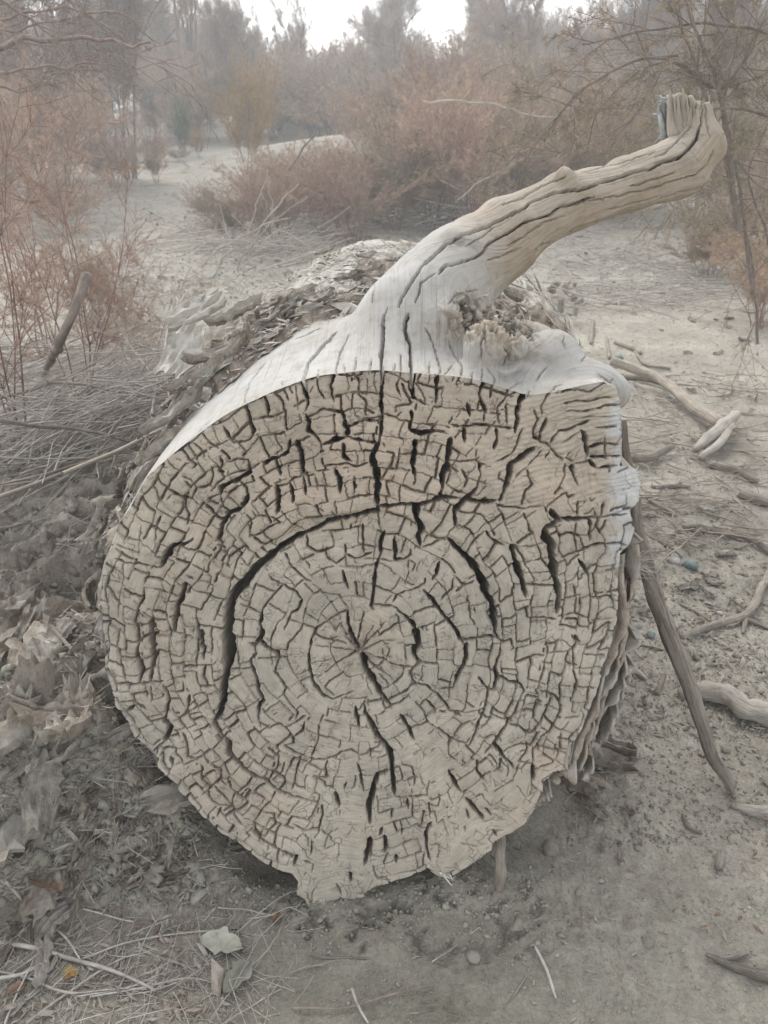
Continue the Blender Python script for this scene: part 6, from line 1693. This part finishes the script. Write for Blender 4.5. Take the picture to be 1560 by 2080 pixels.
# green and yellow bushes
bush(376, 16.6, .72, .36, M_GREEN, 'small dark green bush at the end of the clearing', None, M_TWIGDARK, name='green_bush', k=1)
bush(404, 16.2, .42, .26, M_YELLOW, 'little yellow bush touching the dark green bush', None, M_TWIG, name='yellow_bush', k=2)
bush(365, 15.8, .16, .40, M_OLIVE, 'flat olive ground plant in front of the dark green bush', None, M_TWIG, name='low_plant', k=0)

# slender tamarisk shrubs at the left in front -----------------------------------------
SHR = [plant_meshes('shrub', seed=s, h=1.0, stems=6, kids=(9, 7, 0), spread=.75, up=.02, rad=.0050, maxd=2, lean=.55, base=.05, blade=(.010, .034), bw=.0009, per=7, minr=.0009, wob=.10, keep=.36) for s in (11, 12, 13)]
for i, (px, y, h, w, m, st, lb) in enumerate([
    (35, 2.35, 1.10, .9, M_PINK, M_REDSTEM, 'red stemmed shrub nearest the left edge in the brushwood'),
    (165, 2.9, .95, .8, M_PINK, M_REDSTEM, 'red stemmed feathery shrub rising behind the dark broken shoot'),
    (300, 3.3, .62, .6, M_RUST, M_TWIG, 'thin feathery shrub left of the log shoulder'),
    (95, 4.2, .95, 1.0, M_PINK, M_REDSTEM, 'feathery pinkish shrub further back at the left'),
    (-40, 3.2, 1.1, 1.0, M_PINK, M_REDSTEM, 'feathery shrub mostly outside the left edge'),
    (240, 3.9, .32, .45, M_RUST, M_REDSTEM, 'low orange red feathery plant on the left sand'),
    (255, 5.0, .62, .6, M_PINK, M_REDSTEM, 'thin pink shrub in the middle of the left sand')]):
    p = at_px(px, y); e = empty('tamarisk_shrub', p); tag(e, lb, 'shrub'); e.rotation_euler = (0, 0, i * 1.3); e.scale = (w, w, h)
    for j, (nm, mm) in enumerate((('stems', st), ('foliage', m))):
        o = bpy.data.objects.new(nm, with_mat(SHR[i % 3][j], mm)); COL.objects.link(o); o.parent = e

# shrub at the right with arching whips, traced and built as real curved stems --------
e = empty('arching_shrub', at_px(1500, 3.0)); tag(e, 'tall shrub with long arching brown stems at the right edge behind the limb', 'shrub')
bl = tuple(e.location)
whips = [([(1500,470),(1482,330),(1462,190),(1440,120),(1405,40),(1385,-20)], 3.0, .011), ([(1500,470),(1470,300),(1430,180),(1400,100),(1370,20)], 3.05, .008),
 ([(1600,75),(1540,58),(1470,50),(1400,50),(1310,62),(1240,78),(1180,94)], 3.1, .006), ([(1462,190),(1468,120),(1466,70),(1440,72),(1380,76)], 3.0, .005), ([(1450,180),(1400,140),(1360,118),(1300,122),(1240,145),(1180,185),(1130,240),(1105,290)], 3.1, .006),
 ([(1420,160),(1370,128),(1320,135),(1260,175),(1210,240),(1190,310)], 3.2, .005), ([(1380,115),(1310,118),(1260,135),(1200,170),(1150,215),(1120,270)], 3.3, .0045), ([(1600,240),(1540,228),(1480,220),(1440,222)], 2.9, .007),
 ([(1530,600),(1500,360),(1470,200),(1520,110),(1580,60)], 3.2, .008), ([(1440,230),(1460,280),(1490,320),(1530,345)], 2.9, .006), ([(1462,180),(1490,150),(1530,90),(1560,20)], 3.1, .006), ([(1466,180),(1500,170),(1580,150)], 3.1, .005),
 ([(1540,700),(1530,560),(1500,420),(1440,340),(1400,330)], 3.4, .006), ([(1580,640),(1560,480),(1520,360),(1560,250)], 3.2, .007)]
segs = []; tips = []
r_ = np.random.default_rng(91)
for pts, y, rad in whips:
    pa_ = smooth_path([P(px, py, y + .02 * i) for i, (px, py) in enumerate(pts)], 30, int(rad * 9999), .006)
    for i in range(len(pa_) - 1):
        ra = rad * (1 - .7 * i / 30) * 1.15; rb = rad * (1 - .7 * (i + 1) / 30) * 1.15
        segs.append((pa_[i], pa_[i + 1], ra, rb))
        if i > 3 and r_.random() < .36:
            d = pa_[i + 1] - pa_[i]; d /= np.linalg.norm(d); s = r_.normal(0, 1, 3); s /= np.linalg.norm(s); dd = d * .4 + s * .8; dd /= np.linalg.norm(dd)
            grow(r_, segs, tips, pa_[i], dd, r_.uniform(.10, .34), .0022, 1, 3, (5, 4, 3, 0), .7, .0, .15, 3, .0009, .5)
tp = np.array([t[0] for t in tips]); td = np.array([t[1] for t in tips]); per = 5
Cc = np.repeat(tp, per, 0) + r_.normal(0, .006, (len(tp) * per, 3)); Dd = np.repeat(td, per, 0) + r_.normal(0, .6, Cc.shape); Dd /= np.linalg.norm(Dd, axis=1)[:, None]
bl = np.array(bl)
me = segs_mesh('stems', [(a - bl, b - bl, c, d) for a, b, c, d in segs], 5); obj('stems', me, M_TWIGDARK, e)
obj('foliage', blades_mesh('foliage', Cc - bl, Dd * r_.uniform(.012, .034, len(Cc))[:, None], np.full(len(Cc), .0011)), M_OLIVE, e)

# branches of a tree that reach in at the upper left
e = empty('overhanging_branches', P(-60, 120, 4.6)); tag(e, 'pale drooping tree branches reaching in from the upper left edge', 'branches'); bl = np.array(e.location)
segs = []; tips = []
for pts, y, rad in [([(-60,100),(0,90),(70,78),(150,80),(230,88),(310,92)], 4.6, .018), ([(-60,130),(0,140),(60,138),(130,134),(180,120)], 4.4, .010), ([(-60,60),(30,30),(90,20),(180,18),(260,40),(330,90)], 4.8, .009),
    ([(-60,175),(0,178),(60,180),(110,172)], 4.5, .008), ([(-60,-20),(20,10),(90,60),(140,120)], 4.7, .008), ([(-60,20),(60,-5),(150,10),(230,70),(270,150)], 5.0, .009), ([(-60,60),(0,62),(60,50),(120,45),(190,48)], 4.7, .008)]:
    pa_ = smooth_path([P(px, py, y + .05 * i) for i, (px, py) in enumerate(pts)], 24, int(rad * 5000), .02)
    for i in range(23):
        segs.append((pa_[i] - bl, pa_[i + 1] - bl, rad * (1 - .03 * i), rad * (1 - .03 * (i + 1))))
        if r_.random() < .28:
            d = pa_[i + 1] - pa_[i]; d /= np.linalg.norm(d); s = r_.normal(0, 1, 3); s /= np.linalg.norm(s); dd = d * .6 + s * .7; dd /= np.linalg.norm(dd)
            grow(r_, segs, tips, pa_[i] - bl, dd, r_.uniform(.15, .5), .0035, 1, 3, (4, 4, 3, 0), .6, .0, .18, 3, .0016, .5)
obj('twigs', segs_mesh('twigs', segs, 4), M_BSTEM, e)

# brushwood heap at the left, dead sticks, brush behind the log ------------------------
def brush(name, n, cfun, lrange, rrange, aim, asd, seed, mat, tilt=.25, curve=.08):
    r = np.random.default_rng(seed); S = []
    for _ in range(n):
        c = cfun(r); L = r.uniform(*lrange); a = aim + r.normal(0, asd); ti = r.normal(.08, tilt)
        d = np.array([math.cos(a) * math.cos(ti), math.sin(a) * math.cos(ti), math.sin(ti)]); s = np.cross(d, r.normal(size=3)); s /= np.linalg.norm(s); bow = r.normal(0, curve) * L
        rad = r.uniform(*rrange); k = 6; P_ = []
        for i in range(k + 1):
            t = i / k - .5; q_ = c + d * L * t + s * bow * (1 - 4 * t * t) + r.normal(0, L * .006, 3)
            q_[2] = max(q_[2], float(gz(q_[0], q_[1], False)) + .004 if i in (0, k) else q_[2]); P_.append(q_)
        for i in range(k): S.append((P_[i], P_[i + 1], rad * (1 - .09 * i), rad * (1 - .09 * (i + 1))))
        for _b in range(r.integers(0, 4)):
            i = r.integers(1, k); dd = d + r.normal(0, .55, 3); dd /= np.linalg.norm(dd); l2 = L * r.uniform(.1, .3)
            m_ = P_[i] + dd * l2 * .5 + r.normal(0, l2 * .08, 3)
            S.append((P_[i], m_, rad * .55, rad * .4)); S.append((m_, P_[i] + dd * l2, rad * .4, rad * .2))
    return S
def heap_c(r):
    px = r.uniform(-40, 430); py = 640 + r.random() * 330; lim = 560 + max(0, (px - 60)) * .0
    if px > 250 and py > 860: py -= 150
    g = gpos(px, py + 60); return g + np.array([0, 0, r.uniform(.0, .16)])
tw = brush('brushwood', 620, heap_c, (.18, .62), (.0011, .0030), .75, .5, 61, M_TWIG)
o = obj('brushwood', segs_mesh('brushwood', tw, 4), M_TWIG); tag(o, kind='stuff')
r = np.random.default_rng(62)
DI = []
for i in range(34):
    S = brush('b', 1, heap_c, (.45, .95), (.0032, .0065), .8, .3, 700 + i, M_TWIG, .18, .05)
    V0 = np.array(S[0][0]); me = segs_mesh('dead_branch', [(a - V0, b - V0, c, d) for a, b, c, d in S], 6)
    o = obj('dead_branch', me, [M_TWIG, M_STICK, M_TWIGDARK][i % 3]); o.location = V0; tag(o, 'grey dead branch lying in the brushwood tangle left of the log', 'dead branch', 'dead branches in the brushwood tangle')
    pp = proj(*S[3][0]); DI.append((o, pp[0], pp[1], float(np.linalg.norm(np.array(S[5][1]) - V0)), ['light grey', 'grey brown', 'dark'][i % 3], 'dead branch'))
wordlist(DI, 'the brushwood tangle')
# tall leaning dead sticks in front of the middle bushes
for i, (a, b, y, rad, lb) in enumerate([((470,565),(605,368),6.6,.010,'longest pale dead stick leaning right in front of the middle bushes'), ((490,500),(545,345),6.9,.007,'dead stick leaning steeply left of the longest dead stick'),
    ((500,520),(620,400),6.7,.008,'second pale dead stick leaning right below the longest one'), ((560,500),(548,360),7.0,.008,'upright dead stick in the middle of the dead stick fan'), ((430,520),(590,440),6.5,.008,'low dead stick lying across the foot of the fan'),
    ((530,500),(610,455),6.6,.007,'short pale dead stick at the right foot of the fan'), ((410,545),(520,470),6.4,.007,'low grey dead stick left of the fan'), ((590,350),(640,265),7.2,.010,'dark burnt looking dead stem among the middle bushes'),
    ((1018,330),(1048,195),7.6,.012,'dark leaning dead stem above the limb'), ((930,405),(1100,315),6.2,.006,'thin pale whip reaching up from the brush towards the limb'), ((860,205),(1120,240),7.5,.012,'pale bare branch hanging level above the bushes'),
    ((430,560),(500,500),5.4,.007,'grey stick lying on the sand before the fan')]):
    p0, p1 = P(*a, y), P(*b, y + .15); mid = (p0 + p1) / 2 + np.array([.03 * math.sin(i * 2), 0, .04])
    S_('dead_stick', lb, 'dead stick', [p0, mid, p1], (rad, rad * .8, rad * .4), M_PALESTICK if i not in (7, 8) else M_TWIGDARK, 120 + i, 6, 16, wob=.02)
def brush2(r): return gpos(r.uniform(690, 1120), r.uniform(395, 470)) + np.array([0, 0, r.uniform(0, .25)])
o = obj('brush_tangle', segs_mesh('brush_tangle', brush('x', 330, brush2, (.5, 1.5), (.003, .007), .15, .5, 63, M_TWIG, .2), 4), M_TWIG); tag(o, kind='stuff')
def brush3(r): return gpos(r.uniform(400, 640), r.uniform(440, 540)) + np.array([0, 0, r.uniform(0, .15)])
o = obj('brush_tangle', segs_mesh('brush_tangle', brush('x', 240, brush3, (.4, 1.2), (.003, .006), .6, .5, 64, M_TWIG, .25), 4), M_PALESTICK); tag(o, kind='stuff')
def brush4(r): return gpos(r.uniform(1130, 1560), r.uniform(440, 640)) + np.array([0, 0, r.uniform(0, .06)])
o = obj('fallen_twigs', segs_mesh('fallen_twigs', brush('x', 330, brush4, (.3, 1.1), (.002, .005), -.5, .7, 65, M_TWIG, .12), 4), M_TWIG); tag(o, kind='stuff')
def brush5(r): return gpos(r.uniform(1240, 1560), r.uniform(760, 1130)) + np.array([0, 0, r.uniform(0, .02)])
o = obj('fallen_twigs', segs_mesh('fallen_twigs', brush('x', 240, brush5, (.05, .3), (.0012, .004), -.4, .8, 66, M_TWIG, .1), 4), M_STICK); tag(o, kind='stuff')
def brush6(r): return gpos(r.uniform(-20, 620), r.uniform(1860, 2090)) + np.array([0, 0, r.uniform(0, .012)])
o = obj('fine_twigs', segs_mesh('fine_twigs', brush('x', 170, brush6, (.03, .16), (.0005, .0012), .3, 1.2, 67, M_TWIG, .12), 3), M_TWIG); tag(o, kind='stuff')
def brush7(r): return gpos(r.uniform(100, 430), r.uniform(1120, 1800)) + np.array([0, 0, r.uniform(0, .02)])
o = obj('fine_roots', segs_mesh('fine_roots', brush('x', 260, brush7, (.03, .14), (.0005, .0014), .1, 1., 68, M_TWIG, .2), 3), M_TWIG); tag(o, kind='stuff')
def brush9(r): return gpos(r.uniform(200, 560), r.uniform(560, 700)) + np.array([0, 0, r.uniform(0, .03)])
o = obj('fallen_twigs', segs_mesh('fallen_twigs', brush('x', 170, brush9, (.10, .45), (.0012, .0032), .7, .6, 75, M_TWIG, .15), 4), M_TWIG); tag(o, kind='stuff')
# low dry grass tufts at the bottom edge: green grey prickly sprig
def brush8(r): return gpos(r.normal(880, 55), r.normal(2045, 22)) + np.array([0, 0, r.uniform(0, .012)])
q_ = NT('grey_green_sprig'); q_.color((.23, .225, .165))
o = obj('prickly_sprig', segs_mesh('prickly_sprig', brush('x', 70, brush8, (.012, .045), (.0004, .0009), .2, 1.6, 69, M_TWIG, .3), 3), q_.m); tag(o, 'flat grey green prickly sprig lying at the bottom edge, right of centre', 'sprig')

# ------------------------------------------------------------------ TREES OF THE HAZY WOOD
TREE = [plant_meshes('tree', seed=s, h=4.4, stems=st, kids=k, spread=.56, up=.05, rad=rd, maxd=3, lean=ln, base=bs, blade=(.12, .42), bw=.0060, per=pr, minr=.006, wob=.11, keep=.45, jit=.35)
        for s, st, k, rd, ln, bs, pr in ((21, 6, (8, 6, 3, 0), .045, .32, .2, 7), (22, 4, (10, 6, 3, 0), .06, .20, .15, 7), (23, 10, (6, 5, 3, 0), .030, .4, .3, 7), (24, 2, (15, 7, 3, 0), .10, .12, .1, 7))]
tc = {}
def tree(px, y, h, w, k, mat, label, group, cat='tree', rz=0.):
    p = at_px(px, y); e = empty('bare_tree', p); tag(e, label, cat, group); e.rotation_euler = (0, 0, rz); e.scale = (w, w, h)
    global LAST; LAST = e
    for j, (nm, m) in enumerate((('trunk', M_TRUNK), ('crown', mat))):
        if (k, j, m.name) not in tc: tc[(k, j, m.name)] = with_mat(TREE[k][j], m)
        o = bpy.data.objects.new(nm, tc[(k, j, m.name)]); COL.objects.link(o); o.parent = e
TG = [M_GREYTREE, M_TAN, M_TAN, M_PINK]
for i, (px, y, h, w, k, m, lb) in enumerate([
    (392, 19, 1.15, .5, 3, M_TAN, 'big tree with a thick twig covered trunk at the left'),
    (270, 14, 1.0, .6, 0, M_GREYTREE, 'grey brown tree left of the thick trunked tree'),
    (120, 13.5, .9, .7, 2, M_GREYTREE, 'broad twiggy tree near the upper left corner'),
    (10, 12, .9, .7, 0, M_TAN, 'dense tree at the upper left corner'),
    (495, 21, .60, .5, 1, M_GREYTREE, 'slim forked tree left of the brightest gap of sky'),
    (612, 25, .55, .35, 3, M_TAN, 'pointed slender tree rising in the left sky gap'),
    (815, 23, .72, .62, 0, M_GREYTREE, 'round crowned tree in the centre of the wood, between the sky gaps'),
    (990, 24, .68, .5, 1, M_GREYTREE, 'forked tree just right of the second sky gap'),
    (1055, 20, .68, .5, 3, M_TAN, 'tall straight tree above the limb'),
    (1280, 17, .78, .6, 1, M_GREYTREE, 'tall bare tree above the tip of the limb'),
    (1420, 12, .85, .5, 0, M_TAN, 'tan twiggy tree at the upper right'),
    (1550, 10, .9, .5, 2, M_TAN, 'dense tan tree in the upper right corner')]):
    tree(px, y, h, w, k, m, lb, None, rz=i * 1.9)
rg = np.random.default_rng(13)
def tall(px):     # apparent height limit so that the two gaps of sky stay open
    g1 = math.exp(-((px - 650) / 70) ** 2); g2 = math.exp(-((px - 915) / 42) ** 2); return 1 - .55 * max(g1, g2)
TI = []
for i in range(120):
    px = -80 + 1720 * ((i * .618) % 1); y = rg.uniform(20, 38)
    if px < 480: y = rg.uniform(17, 32)
    if px > 1150: y = rg.uniform(15, 30)
    top = rg.uniform(.50, .88) * tall(px) * (1.25 if (px < 500 or px > 1200) else 1.)
    h = top * (y * .080 + CAM_H - float(gz(0, y, False))) / 4.6
    tree(px, y, h, h * rg.uniform(.65, 1.05), i % 4, TG[(i * 7) % 4], 'bare hazy brown tree standing in the wood behind the clearing', 'bare trees of the hazy wood', rz=i * 1.1); TI.append((LAST, px, -y, h, {M_GREYTREE: 'grey', M_TAN: 'tan', M_PINK: 'pinkish'}[TG[(i * 7) % 4]], i))

zone(TI, 'bare tree', ZON)
# ------------------------------------------------------------------ HAZE
import bmesh
bm = bmesh.new(); bmesh.ops.create_cube(bm, size=1.)
me = bpy.data.meshes.new('haze'); bm.to_mesh(me); bm.free()
hz = obj('haze', me); hz.location = (0, 8, 3.2); hz.scale = (130, 144, 10); tag(hz, kind='stuff')
m = bpy.data.materials.new('pale_haze'); m.use_nodes = True; m.node_tree.nodes.clear()
pv = m.node_tree.nodes.new('ShaderNodeVolumePrincipled'); mo_ = m.node_tree.nodes.new('ShaderNodeOutputMaterial')
pv.inputs['Color'].default_value = (.96, .985, 1, 1); pv.inputs['Density'].default_value = .0105; pv.inputs['Anisotropy'].default_value = .1
m.node_tree.links.new(pv.outputs[0], mo_.inputs['Volume']); me.materials.append(m)
